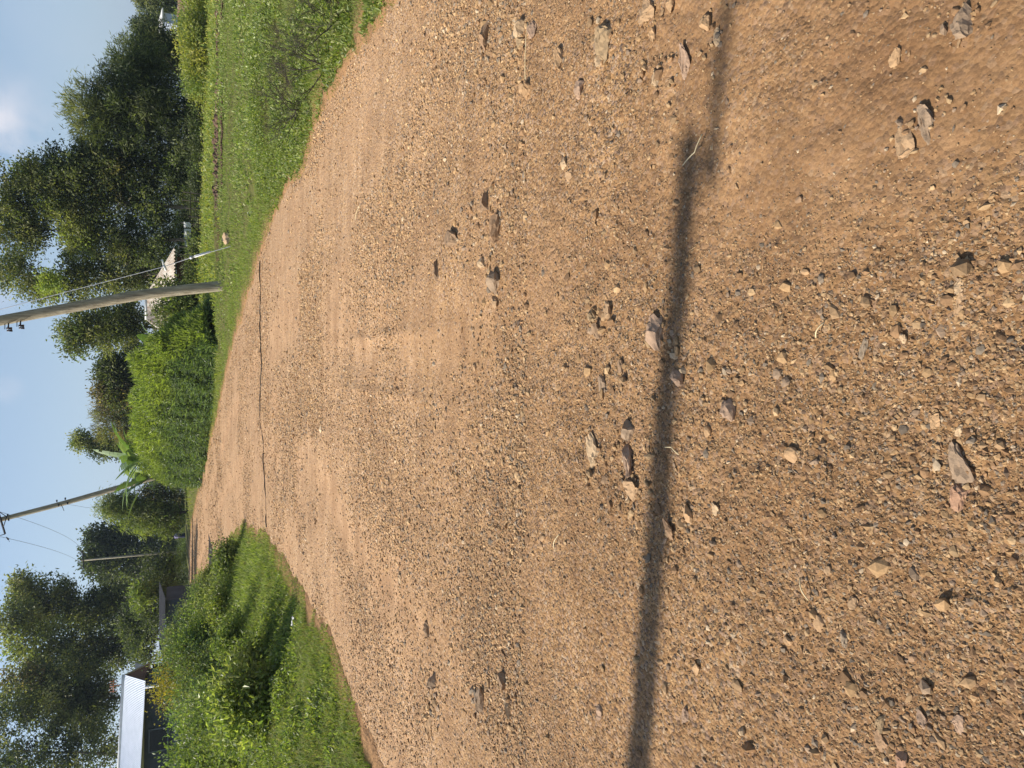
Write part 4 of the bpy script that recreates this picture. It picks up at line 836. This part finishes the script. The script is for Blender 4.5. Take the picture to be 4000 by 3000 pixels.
# ------------------------------------------------------------------ corrugated roofs and houses
TIN = plain_noise_mat('bright_tin_roof', (.72, .76, .80), (.84, .87, .92), 2.5, .4, .05, metallic=.0, spec=.5)
TINO = plain_noise_mat('old_tin_roof', (.34, .24, .17), (.74, .70, .62), 2.2, .6, .2, metallic=.0, stretch=(2.5, 2.5, .5))
TINP = plain_noise_mat('pale_tin_roof', (.45, .42, .36), (.6, .57, .5), 3, .5, .1, metallic=.2)
def corrug(c00, c10, c11, c01, pitch, amp, th=.012, sub=8):
    """corrugated sheet: c00-c10 along the eave, c01-c11 along the ridge"""
    c00, c10, c11, c01 = [np.asarray(c, float) for c in (c00, c10, c11, c01)]; L = np.linalg.norm(c10 - c00); n = int(L / pitch * 6) + 1
    s = np.linspace(0, 1, n)[None, :, None]; t = np.linspace(0, 1, sub)[:, None, None]
    G = (c00 * (1 - s) + c10 * s) * (1 - t) + (c01 * (1 - s) + c11 * s) * t; nn = unit(np.cross(c10 - c00, c01 - c00))
    if nn[2] < 0: nn = -nn
    G = G + nn * (amp * np.sin(s * L / pitch * 2 * math.pi)); V = G.reshape(-1, 3); I = np.arange(sub * n).reshape(sub, n)
    F1 = np.stack([I[:-1, :-1], I[:-1, 1:], I[1:, 1:], I[1:, :-1]], -1).reshape(-1, 4); V2 = V - nn * th
    return join([(V, F1), (V2, F1[:, ::-1])])
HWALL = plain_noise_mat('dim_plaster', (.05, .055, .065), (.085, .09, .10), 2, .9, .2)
HLOW = plain_noise_mat('grey_plinth', (.10, .11, .125), (.14, .15, .17), 2, .9, .2)
HBROWN = plain_noise_mat('brown_boards', (.10, .05, .03), (.17, .09, .055), 3, .9, .2)
WHITEP = plain_noise_mat('white_paint', (.55, .55, .52), (.7, .7, .67), 3, .7, 0)
DARKW = plain_noise_mat('dark_window', (.01, .012, .016), (.02, .022, .028), 3, .2, 0)
AER = plain_noise_mat('rusty_aerial', (.35, .13, .06), (.5, .2, .1), 10, .6, 0)
def main_house():
    eR = P(568, 2660, 36.0); eL = P(549, 3000, 35.2); rR = P(484, 2635, 38.4); rL = P(466, 3000, 37.7)
    eL = eR + (eL - eR) * 2.0; rL = rR + (rL - rR) * 1.55; base = np.array([eR[0], eR[1], float(ground_h(np.array(eR[0]), np.array(eR[1])))])
    root = empty('house', base, label='low house with a bright bluish corrugated tin roof at the left border', category='house')
    v, f = corrug(eR - base, eL - base, rL - base, rR - base, .076, .011); mk_obj('roof', mk_mesh('roof', v, f, None, True, TIN), root)
    back = (rR - eR); back = np.array([back[0], back[1], 0]); eR2 = rR + back + np.array([0, 0, eR[2] - rR[2]]); eL2 = rL + back + np.array([0, 0, eR[2] - rR[2]])
    v, f = corrug(eR2 - base, eL2 - base, rL - base - np.array([0, 0, .02]), rR - base - np.array([0, 0, .02]), .076, .011); mk_obj('roof', mk_mesh('roof', v, f, None, True, TIN), root)
    v, f = tube([rR - base + np.array([0, 0, .02]), rL - base + np.array([0, 0, .02])], [.07, .07], 8); mk_obj('ridge_cap', mk_mesh('ridge_cap', v, f, None, True, WHITEP), root)
    fd = unit(eL - eR); fd[2] = 0; fd = unit(fd); bk = unit(back)
    a = eR + fd * .25 + bk * .5; a[2] = base[2] - .2; b_ = eL + bk * .5; b_[2] = base[2] - .2; c = eL2 - bk * .3; c[2] = a[2]; d_ = eR2 + fd * .25 - bk * .3; d_[2] = a[2]
    top = eR[2] - base[2] + .05
    def wallseg(p, q, h, th=.18): q_ = [p - base, q - base, q - base + np.array([0, 0, h]), p - base + np.array([0, 0, h])]; return slab(q_, th)
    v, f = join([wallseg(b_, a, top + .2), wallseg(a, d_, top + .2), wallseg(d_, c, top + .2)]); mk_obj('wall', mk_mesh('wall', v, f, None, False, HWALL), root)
    pl0 = a - bk * .16; pl1 = b_ - bk * .16; v, f = wallseg(pl1, pl0, 1.35, .14); mk_obj('plinth', mk_mesh('plinth', v, f, None, False, HLOW), root)
    # gable boards
    g = [a + np.array([0, 0, top + .2]) - base + bk * .05 - fd * .2, d_ + np.array([0, 0, top + .2]) - base - fd * .2, rR - base + np.array([0, 0, -.12]) + fd * .05]
    g = np.array(g); v = np.vstack([g, g + fd * .06]); f = [np.array([(0, 1, 2), (5, 4, 3)]), np.array([(0, 3, 4, 1), (1, 4, 5, 2), (2, 5, 3, 0)])]; mk_obj('gable', mk_mesh('gable', v, f, None, False, HBROWN), root)
    pt = P(585, 2682, 35.4); v, f = tube([(pt[0] - base[0], pt[1] - base[1], -.1), (pt[0] - base[0], pt[1] - base[1], eR[2] - base[2] - .02)], [.06, .06], 8); mk_obj('post', mk_mesh('post', v, f, None, True, WHITEP), root)
    for tt in (.35, .7):
        w = a + (b_ - a) * tt - bk * .03 - base; w[2] = 1.75; rz = math.atan2(fd[1], fd[0]); v, f = box(w, (.9, .08, .7), rotz(rz)); wo = mk_obj('window', mk_mesh('window', v, f, None, False, DARKW), root)
        v, f = join([box(w - bk * .05 + np.array([0, 0, .38]), (1.0, .06, .06), rotz(rz)), box(w - bk * .05 - np.array([0, 0, .38]), (1.0, .06, .06), rotz(rz)), box(w - bk * .05 + fd * .47, (.06, .056, .74), rotz(rz)), box(w - bk * .05 - fd * .47, (.06, .056, .74), rotz(rz))]); mk_obj('frame', mk_mesh('frame', v, f, None, False, HLOW), wo)
    # aerial
    ab = rR + (rL - rR) * .07; o = empty('tv_aerial', ab, label='small rusty orange television aerial on the ridge of the bright tin roof', category='aerial')
    prt = [tube([(0, 0, 0), (0, 0, .55)], [.02, .015], 6), tube([(-.3, 0, .42), (.3, .1, .42)], [.014, .014], 5)] + [tube([(-.25 + .12 * i, 0, .42 - .16), (-.25 + .12 * i, 0, .42 + .16)], [.012, .012], 5) for i in range(5)]
    v, f = join(prt); mk_obj('frame', mk_mesh('frame', v, f, None, True, AER), o)
main_house()
def small_gable():
    a = P(527, 2588, 42); b_ = P(529, 2640, 40); c = P(590, 2660, 38.8); d_ = P(590, 2606, 40.8); base = np.array([a[0], a[1], float(ground_h(np.array(a[0]), np.array(a[1])))])
    root = empty('house', base, label='small hut with a pale tin roof half hidden behind the dark shrub', category='house')
    v, f = corrug(d_ - base, c - base, b_ - base, a - base, .09, .012); mk_obj('roof', mk_mesh('roof', v, f, None, True, TINP), root)
    w0 = d_ - base + np.array([-.1, .3, -.08]); w1 = c - base + np.array([.1, .3, -.08]); q = [(w0[0], w0[1], -.2), (w1[0], w1[1], -.2), w1, w0]
    v, f = slab([np.array(z) for z in q], .12); mk_obj('wall', mk_mesh('wall', v, f, None, False, HBROWN), root)
    v, f = join([box((np.array(w0) + w1) / 2 * np.array([1, 1, .5]) + np.array([0, -.08, 0]), (.7, .1, w0[2]), None)]); mk_obj('door', mk_mesh('door', v, f, None, False, DARKW), root)
small_gable()
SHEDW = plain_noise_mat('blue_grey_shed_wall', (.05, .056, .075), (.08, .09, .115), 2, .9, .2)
SHEDR = plain_noise_mat('dark_tin', (.02, .02, .022), (.045, .042, .04), 3, .8, .1)  # evenly near-black tin, keeps the shed roof inconspicuous
def shed():
    y = 36.; a = P(740, 2565, y); b_ = P(740, 2335, y); gz = float(ground_h(np.array(a[0]), np.array(y))); base = np.array([a[0], y, gz]); h = P(648, 2450, y)[2] - gz; w = b_[0] - a[0]
    root = empty('shed', base, label='low blue grey shed in deep shade beneath the left trees', category='shed')
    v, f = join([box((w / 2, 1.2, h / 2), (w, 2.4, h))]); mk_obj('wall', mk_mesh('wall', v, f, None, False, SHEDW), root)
    v, f = corrug((-.2, -.4, h + .02), (w + .2, -.4, h + .02), (w + .2, 2.8, h + .35), (-.2, 2.8, h + .35), .09, .012); mk_obj('roof', mk_mesh('roof', v, f, None, True, SHEDR), root)
    v, f = box((w * .35, -.02, h * .45), (.8, .06, h * .85)); mk_obj('door', mk_mesh('door', v, f, None, False, DARKW), root)
    v, f = box((w * .35, -.03, h * .45 + h * .44), (.9, .1, .06)); mk_obj('lintel', mk_mesh('lintel', v, f, None, False, BARK), root)
shed()
def old_hut():
    y = 43.; A = P(700, 968, y); Bq = P(664, 1325, y + 1.0); zE = (A[2] + Bq[2]) / 2; A[2] = Bq[2] = zE; R0 = P(572, 1150, y + 2.2); R1 = P(574, 1250, y + 2.4); R0[2] = R1[2] = (R0[2] + R1[2]) / 2
    gz = float(ground_h(np.array(A[0]), np.array(A[1]))); base = np.array([A[0], A[1], gz]); root = empty('hut', base, label='old hut with a streaked corrugated hip roof behind the leaning pole', category='hut')
    v, f = corrug(A - base, Bq - base, R1 - base, R0 - base, .19, .05); mk_obj('roof', mk_mesh('roof', v, f, None, True, TINO), root)
    bk = np.array([.0, 4.6, 0]); A2 = A + bk; B2 = Bq + bk
    for q in ((A2, A, R0, R0), (Bq, B2, R1, R1)):
        v, f = corrug(q[0] - base, q[1] - base, q[2] - base + np.array([.0, .01, -.01]), q[3] - base, .10, .014); mk_obj('roof', mk_mesh('roof', v, f, None, True, TINO), root)
    v, f = corrug(B2 - base, A2 - base, R0 - base, R1 - base, .10, .014); mk_obj('roof', mk_mesh('roof', v, f, None, True, TINO), root)
    v, f = tube([R0 - base + np.array([0, 0, .03]), R1 - base + np.array([0, 0, .03])], [.07, .07], 8); mk_obj('ridge_cap', mk_mesh('ridge_cap', v, f, None, True, WHITEP), root)
    cx_ = (A + B2) / 2 - base; w = A[0] - Bq[0] - .7; v, f = box((cx_[0], cx_[1], (zE - gz) / 2 - .05), (w, 3.6, zE - gz - .1)); mk_obj('wall', mk_mesh('wall', v, f, None, False, HBROWN), root)
    v, f = box((cx_[0] + .4, cx_[1] - 1.82, .8), (.7, .06, 1.5)); mk_obj('door', mk_mesh('door', v, f, None, False, DARKW), root)
old_hut()
# stick fence with plastic sheets
STICK = plain_noise_mat('fence_stick', (.03, .025, .02), (.08, .065, .05), 8, .9, 0)
fy = 41.; f0 = P(800, 760, fy); f1 = P(800, 1000, fy); gzf = float(ground_h(np.array(f0[0]), np.array(fy))); fb = np.array([f0[0], fy, gzf])
fence = empty('stick_fence', fb, label='rough stick fence at the far edge of the field', category='fence')
L_ = f0[0] - f1[0]
for i in range(9):
    x = -L_ * i / 8; v, f = tube([(x, 0, -.2), (x + random.uniform(-.05, .05), 0, .9 + random.uniform(-.1, .5))], [.03, .022], 6); mk_obj('post', mk_mesh('post', v, f, None, True, STICK), fence)
for z in (.35, .75):
    v, f = tube([(0, -.04, z), (-L_ / 2, -.04, z + .04), (-L_, -.04, z - .03)], [.02, .02, .02], 5); mk_obj('rail', mk_mesh('rail', v, f, None, True, STICK), fence)
SHEET = plain_noise_mat('white_plastic_sheet', (.5, .49, .45), (.72, .71, .66), 4, .5, .4, 6, .05)
def sheet(X0, X1, Y0, Y1, label, seed):
    n = 14; yb = fy - .12; a = P(X0, Y0, yb); b_ = P(X1, Y1, yb); s, t = np.meshgrid(np.linspace(0, 1, n), np.linspace(0, 1, n)); x = a[0] + (b_[0] - a[0]) * s; z = a[2] + (b_[2] - a[2]) * (t ** 1 * (.85 + .3 * vnoise(s * 3, s * 0, seed)))
    yy = yb + .10 * fbm(s * 3, t * 3, seed, 3) ; V = np.stack([x, yy, z], -1).reshape(-1, 3); I = np.arange(n * n).reshape(n, n); F1 = np.stack([I[:-1, :-1], I[:-1, 1:], I[1:, 1:], I[1:, :-1]], -1).reshape(-1, 4)
    c = V.mean(0); V = V - c; v, f = join([(V, F1), (V + np.array([0, .008, 0]), F1[:, ::-1])]); o = mk_obj('plastic_sheet', mk_mesh('plastic_sheet', v, f, None, True, SHEET)); o.location = c; o['label'] = label; o['category'] = 'sheet'; o['group'] = 'plastic sheets on the fence'
sheet(718, 748, 866, 890, 'small white plastic sheet at the right end of the sheets on the fence', 1)
sheet(719, 752, 893, 936, 'largest white plastic sheet with dark creases hung on the fence', 2)
sheet(720, 738, 940, 962, 'white plastic sheet nearest the guy wire', 3)
# far white building, mud wall
def far_house():
    y = 92.; a = P(646, 88, y); b_ = P(646, 50, y); gz = float(ground_h(np.array(a[0]), np.array(y))); base = np.array([a[0], y, gz]); w = b_[0] - a[0]; h = P(634, 70, y)[2] - gz; h0 = P(648, 70, y)[2] - gz
    root = empty('house', base, label='tiny far white roofed house between the trees at the right border', category='house')
    v, f = box((w / 2, 1.5, h / 2), (w, 3, h)); mk_obj('wall', mk_mesh('wall', v, f, None, False, FWALL), root)
    v, f = slab([np.array((-.3, -.5, h)), np.array((w + .3, -.5, h)), np.array((w + .3, 3.2, h + .5)), np.array((-.3, 3.2, h + .5))], .12); mk_obj('roof', mk_mesh('roof', v, f, None, False, WHITEP), root)
FWALL = plain_noise_mat('pale_blue_wall', (.40, .46, .58), (.5, .56, .68), 2, .8, 0)
far_house()
MUD = plain_noise_mat('pinkish_mud', (.34, .18, .15), (.46, .27, .22), 3, .95, .5, 8, .08)
def mud_wall():
    y = 55.; a = P(716, 75, y); b_ = P(716, -60, y); gz = float(ground_h(np.array(a[0]), np.array(y))); top = P(692, 30, y)[2] - gz; n = 24; x = np.linspace(0, b_[0] - a[0], n); t = top * (1 + .12 * vnoise(x * 2, x * 0, 5))
    V = np.vstack([np.stack([x, x * 0, x * 0 - .2], -1), np.stack([x, x * 0, t], -1), np.stack([x, x * 0 + .35, t - .03], -1), np.stack([x, x * 0 + .35, x * 0 - .2], -1)]); I = np.arange(4 * n).reshape(4, n)
    F1 = np.stack([I[:-1, :-1], I[:-1, 1:], I[1:, 1:], I[1:, :-1]], -1).reshape(-1, 4); o = mk_obj('mud_wall', mk_mesh('mud_wall', V, F1, None, True, MUD)); o.location = (a[0], y, gz); o['label'] = 'low pinkish mud wall behind the yellow green bushes at the right border'; o['category'] = 'wall'
mud_wall()

# ------------------------------------------------------------------ little things
TANR = RM['pale']
o = rock(937, 935, 44, 24, 'pale', 'rough tan stone lying in the grass beside the foot of the guy wire', .45, 'stones in the grass', ground=1); o.location.z += .06
def litter(X, Y, s, label):
    x, y = on_prof(X, Y, .2); z = float(ground_h(np.array(x), np.array(y))); n = 10; g, h = np.meshgrid(np.linspace(-1, 1, n), np.linspace(-1, 1, n)); V = np.stack([g * s * (1 + .2 * vnoise(h * 3, g, 3)), h * s * .5, .5 * s * fbm(g * 1.5 + 2, h * 1.5, 7, 3) + s * .5], -1).reshape(-1, 3)
    I = np.arange(n * n).reshape(n, n); F1 = np.stack([I[:-1, :-1], I[:-1, 1:], I[1:, 1:], I[1:, :-1]], -1).reshape(-1, 4); v, f = join([(V, F1), (V - np.array([0, 0, .004]), F1[:, ::-1])])
    o = mk_obj('litter', mk_mesh('litter', v, f, None, True, WHITEP)); o.location = (x, y, z + .03); o['label'] = label; o['category'] = 'litter'
litter(1120, 2430, .07, 'crumpled white scrap lying in the grass of the left bank')
litter(1283, 2557, .03, 'tiny white scrap in the grass close to the left road edge')
# person walking far down the road
SKIN = plain_noise_mat('dark_skin', (.06, .035, .025), (.08, .045, .03), 10, .6, 0); CLOTH = plain_noise_mat('dark_blue_cloth', (.012, .014, .035), (.025, .028, .06), 10, .9, 0); SHIRT = plain_noise_mat('lilac_cloth', (.22, .20, .36), (.32, .30, .46), 10, .9, 0); HAIRM = plain_noise_mat('black_hair', (.008, .007, .006), (.015, .013, .012), 40, .9, 0)
def person():
    y = 80.; p = P(690, 2094, y); z = float(road_h(np.array(p[0]), np.array(y))) if False else float(prof(y)); base = Vector((p[0], y, z)); root = empty('person', base, label='person in a lilac top and dark blue skirt walking away at the far bend', category='person')
    J = {'pel': (0, 0, .93, .13), 'ch': (0, 0, 1.25, .15), 'nk': (0, 0, 1.45, .055), 'hd': (0, .02, 1.57, .09), 'tp': (0, .01, 1.66, .075), 'sl': (-.17, 0, 1.38, .055), 'el': (-.23, .02, 1.12, .042), 'hl': (-.22, .06, .88, .032), 'sr': (.17, 0, 1.38, .055), 'er': (.23, -.03, 1.12, .042), 'hr': (.22, -.02, .88, .032), 'hipl': (-.09, 0, .88, .09), 'knl': (-.09, .12, .50, .06), 'anl': (-.09, .14, .09, .04), 'ftl': (-.09, .26, .03, .035), 'hipr': (.09, 0, .88, .09), 'knr': (.09, -.02, .48, .06), 'anr': (.09, -.22, .12, .04), 'ftr': (.09, -.12, .03, .035)}
    E = [('pel', 'ch'), ('ch', 'nk'), ('nk', 'hd'), ('hd', 'tp'), ('ch', 'sl'), ('sl', 'el'), ('el', 'hl'), ('ch', 'sr'), ('sr', 'er'), ('er', 'hr'), ('pel', 'hipl'), ('hipl', 'knl'), ('knl', 'anl'), ('anl', 'ftl'), ('pel', 'hipr'), ('hipr', 'knr'), ('knr', 'anr'), ('anr', 'ftr')]
    ks = list(J); me = bpy.data.meshes.new('body'); me.from_pydata([J[k][:3] for k in ks], [(ks.index(a), ks.index(b)) for a, b in E], []); me.materials.append(SKIN)
    b = mk_obj('body', me, root); md = b.modifiers.new('skin', 'SKIN')
    for i, k in enumerate(ks): me.skin_vertices[0].data[i].radius = (J[k][3], J[k][3] * .8); me.skin_vertices[0].data[i].use_root = (k == 'pel')
    b.modifiers.new('sub', 'SUBSURF').levels = 2
    v, f = tube([(0, 0, .45), (0, .02, .7), (0, 0, .95), (0, 0, 1.02)], [.25, .22, .18, .15], 16, False); v[:, 1] *= .75; mk_obj('skirt', mk_mesh('skirt', v, f, None, True, CLOTH), root)
    v, f = join([tube([(0, 0, .98), (0, 0, 1.2), (0, 0, 1.38), (0, 0, 1.46)], [.17, .185, .17, .07], 16, False), tube([(-.13, 0, 1.4), (-.2, 0, 1.3), (-.235, .02, 1.13)], [.075, .068, .058], 10, False), tube([(.13, 0, 1.4), (.2, 0, 1.3), (.235, -.02, 1.13)], [.075, .068, .058], 10, False)]); mk_obj('top', mk_mesh('top', v, f, None, True, SHIRT), root)
    v, f = ICO2; v = v * np.array([.105, .11, .10]) + np.array([0, -.01, 1.63]); v[:, 1] -= .02; mk_obj('hair', mk_mesh('hair', v, f, None, True, HAIRM), root)
person()

# ------------------------------------------------------------------ near pole left of the frame (its shadow crosses the road)
SUN_EL = math.radians(44); sd = unit(np.array([.9917, -.128]))     # horizontal way the light travels
Hs = 7.2; tip = np.array([.86, 1.93]); Dn = Hs / math.tan(SUN_EL); nb = tip - sd * Dn; gzn = float(ground_h(np.array(nb[0]), np.array(nb[1])))
Hs2 = Hs  # top height above the road
near = empty('utility_pole', (nb[0], nb[1], gzn), label='tall near pole left of the view whose shadow crosses the road', category='utility pole', group='poles along the road')
v, f = tube([(0, 0, -.3), (0, 0, Hs2 * .5), (0, 0, Hs2 - gzn)], [.115, .085, .055], 16); mk_obj('shaft', mk_mesh('shaft', v, f, None, True, WOOD), near)
v, f = tube([(-.05, -.125, Hs2 - gzn - .12), (-.05, -.135, Hs2 - gzn + 1.0), (-.05, -.16, Hs2 - gzn + 2.4)], [.032, .03, .026], 10); mk_obj('mast', mk_mesh('mast', v, f, None, True, METAL), near)
v, f = box((-.02, -.07, Hs2 - gzn - .08), (.05, .16, .05)); mk_obj('clamp', mk_mesh('clamp', v, f, None, False, METAL), near)

# ------------------------------------------------------------------ distant hills
def hill():
    n = 160; m = 12; x = np.linspace(-3800, 3800, n); V = []
    hz = 150 + 80 * fbm(x / 900, x * 0, 301, 4) * 2 + 10 * fbm(x / 90, x * 0, 303, 3)
    hz = hz * (1 - .0 * x)
    for j in range(m):
        t = j / (m - 1); V.append(np.stack([x, 2500 + 700 * t + 0 * x, -5 + hz * math.sin(t * math.pi / 2) ** 1.2 * (1 + .05 * vnoise(x / 60, x * 0 + j, 5))], -1))
    V = np.vstack(V); I = np.arange(n * m).reshape(m, n); F1 = np.stack([I[:-1, :-1], I[:-1, 1:], I[1:, 1:], I[1:, :-1]], -1).reshape(-1, 4)
    mk_obj('hills', mk_mesh('hills', V, F1, None, True, plain_noise_mat('far_forest', (.03, .045, .03), (.06, .08, .045), .01, 1, 0)), kind='structure')
hill()

# ------------------------------------------------------------------ haze
HAZE = True
if HAZE:
    m = bpy.data.materials.new('haze'); m.use_nodes = True; nt = m.node_tree; nt.nodes.remove(nt.nodes['Principled BSDF'])
    pv = nt.nodes.new('ShaderNodeVolumePrincipled'); pv.inputs['Color'].default_value = (.62, .78, 1, 1); pv.inputs['Density'].default_value = .00028; pv.inputs['Anisotropy'].default_value = .2
    nt.links.new(pv.outputs[0], nt.nodes['Material Output'].inputs['Volume'])
    v, f = box((0, 2200, 150), (8400, 5200, 320)); mk_obj('haze', mk_mesh('haze', v, f, None, False, m), kind='stuff', label='faint blue haze in the far air', category='haze')

# ------------------------------------------------------------------ world, sun, render settings
w = bpy.data.worlds.new('World'); scene.world = w; w.use_nodes = True; nt = w.node_tree
bg = nt.nodes['Background']; sky = nt.nodes.new('ShaderNodeTexSky'); sky.sky_type = 'NISHITA'; sky.sun_disc = False
to_sun = Vector((-sd[0] * math.cos(SUN_EL), -sd[1] * math.cos(SUN_EL), math.sin(SUN_EL)))
sky.sun_elevation = SUN_EL; sky.sun_rotation = math.atan2(to_sun.x, to_sun.y); sky.air_density = 1.0; sky.dust_density = 1.0; sky.ozone_density = 1.5
# soft clouds: noise in a few patches of the sky
tc = nt.nodes.new('ShaderNodeTexCoord'); nz = nt.nodes.new('ShaderNodeTexNoise'); nz.inputs['Scale'].default_value = 14; nz.inputs['Detail'].default_value = 6; nt.links.new(tc.outputs['Generated'], nz.inputs['Vector'])
prev = sky.outputs[0]
for (X, Y, rad, amt) in ((-30, 560, .10, 1.3), (0, 1165, .03, .25), (25, 1520, .022, .4), (170, 130, .10, .10), (80, 320, .05, .12)):
    a_, yc, zc = ray(X, Y); dv = Vector((a_, yc, zc)).normalized()
    vs = nt.nodes.new('ShaderNodeVectorMath'); vs.operation = 'DISTANCE'; vs.inputs[1].default_value = dv; nt.links.new(tc.outputs['Generated'], vs.inputs[0])
    mr = nt.nodes.new('ShaderNodeMapRange'); mr.interpolation_type = 'SMOOTHSTEP'; mr.inputs['From Min'].default_value = rad; mr.inputs['From Max'].default_value = 0; nt.links.new(vs.outputs['Value'], mr.inputs['Value'])
    mm = nt.nodes.new('ShaderNodeMapRange'); mm.inputs['From Min'].default_value = .38; mm.inputs['From Max'].default_value = .62; nt.links.new(nz.outputs[0], mm.inputs['Value'])
    ml = nt.nodes.new('ShaderNodeMath'); ml.operation = 'MULTIPLY'; nt.links.new(mr.outputs[0], ml.inputs[0]); nt.links.new(mm.outputs[0], ml.inputs[1])
    m2 = nt.nodes.new('ShaderNodeMath'); m2.operation = 'MULTIPLY'; nt.links.new(ml.outputs[0], m2.inputs[0]); m2.inputs[1].default_value = amt
    mxx = nt.nodes.new('ShaderNodeMix'); mxx.data_type = 'RGBA'; nt.links.new(m2.outputs[0], mxx.inputs[0]); nt.links.new(prev, mxx.inputs[6]); mxx.inputs[7].default_value = (6.6, 6.4, 6.7, 1); prev = mxx.outputs[2]
nt.links.new(prev, bg.inputs[0]); bg.inputs[1].default_value = .085
sl = bpy.data.lights.new('sun', 'SUN'); sl.energy = 4.6; sl.angle = math.radians(.53); sl.color = (1, .93, .82)
so = bpy.data.objects.new('sun', sl); COL.objects.link(so); so.rotation_euler = (-to_sun).to_track_quat('-Z', 'Y').to_euler()

scene.view_settings.view_transform = 'Standard'; scene.view_settings.look = 'None'; scene.view_settings.exposure = .75; scene.view_settings.gamma = 1
scene.render.engine = 'CYCLES'
scene.render.resolution_x = 1024; scene.render.resolution_y = 768
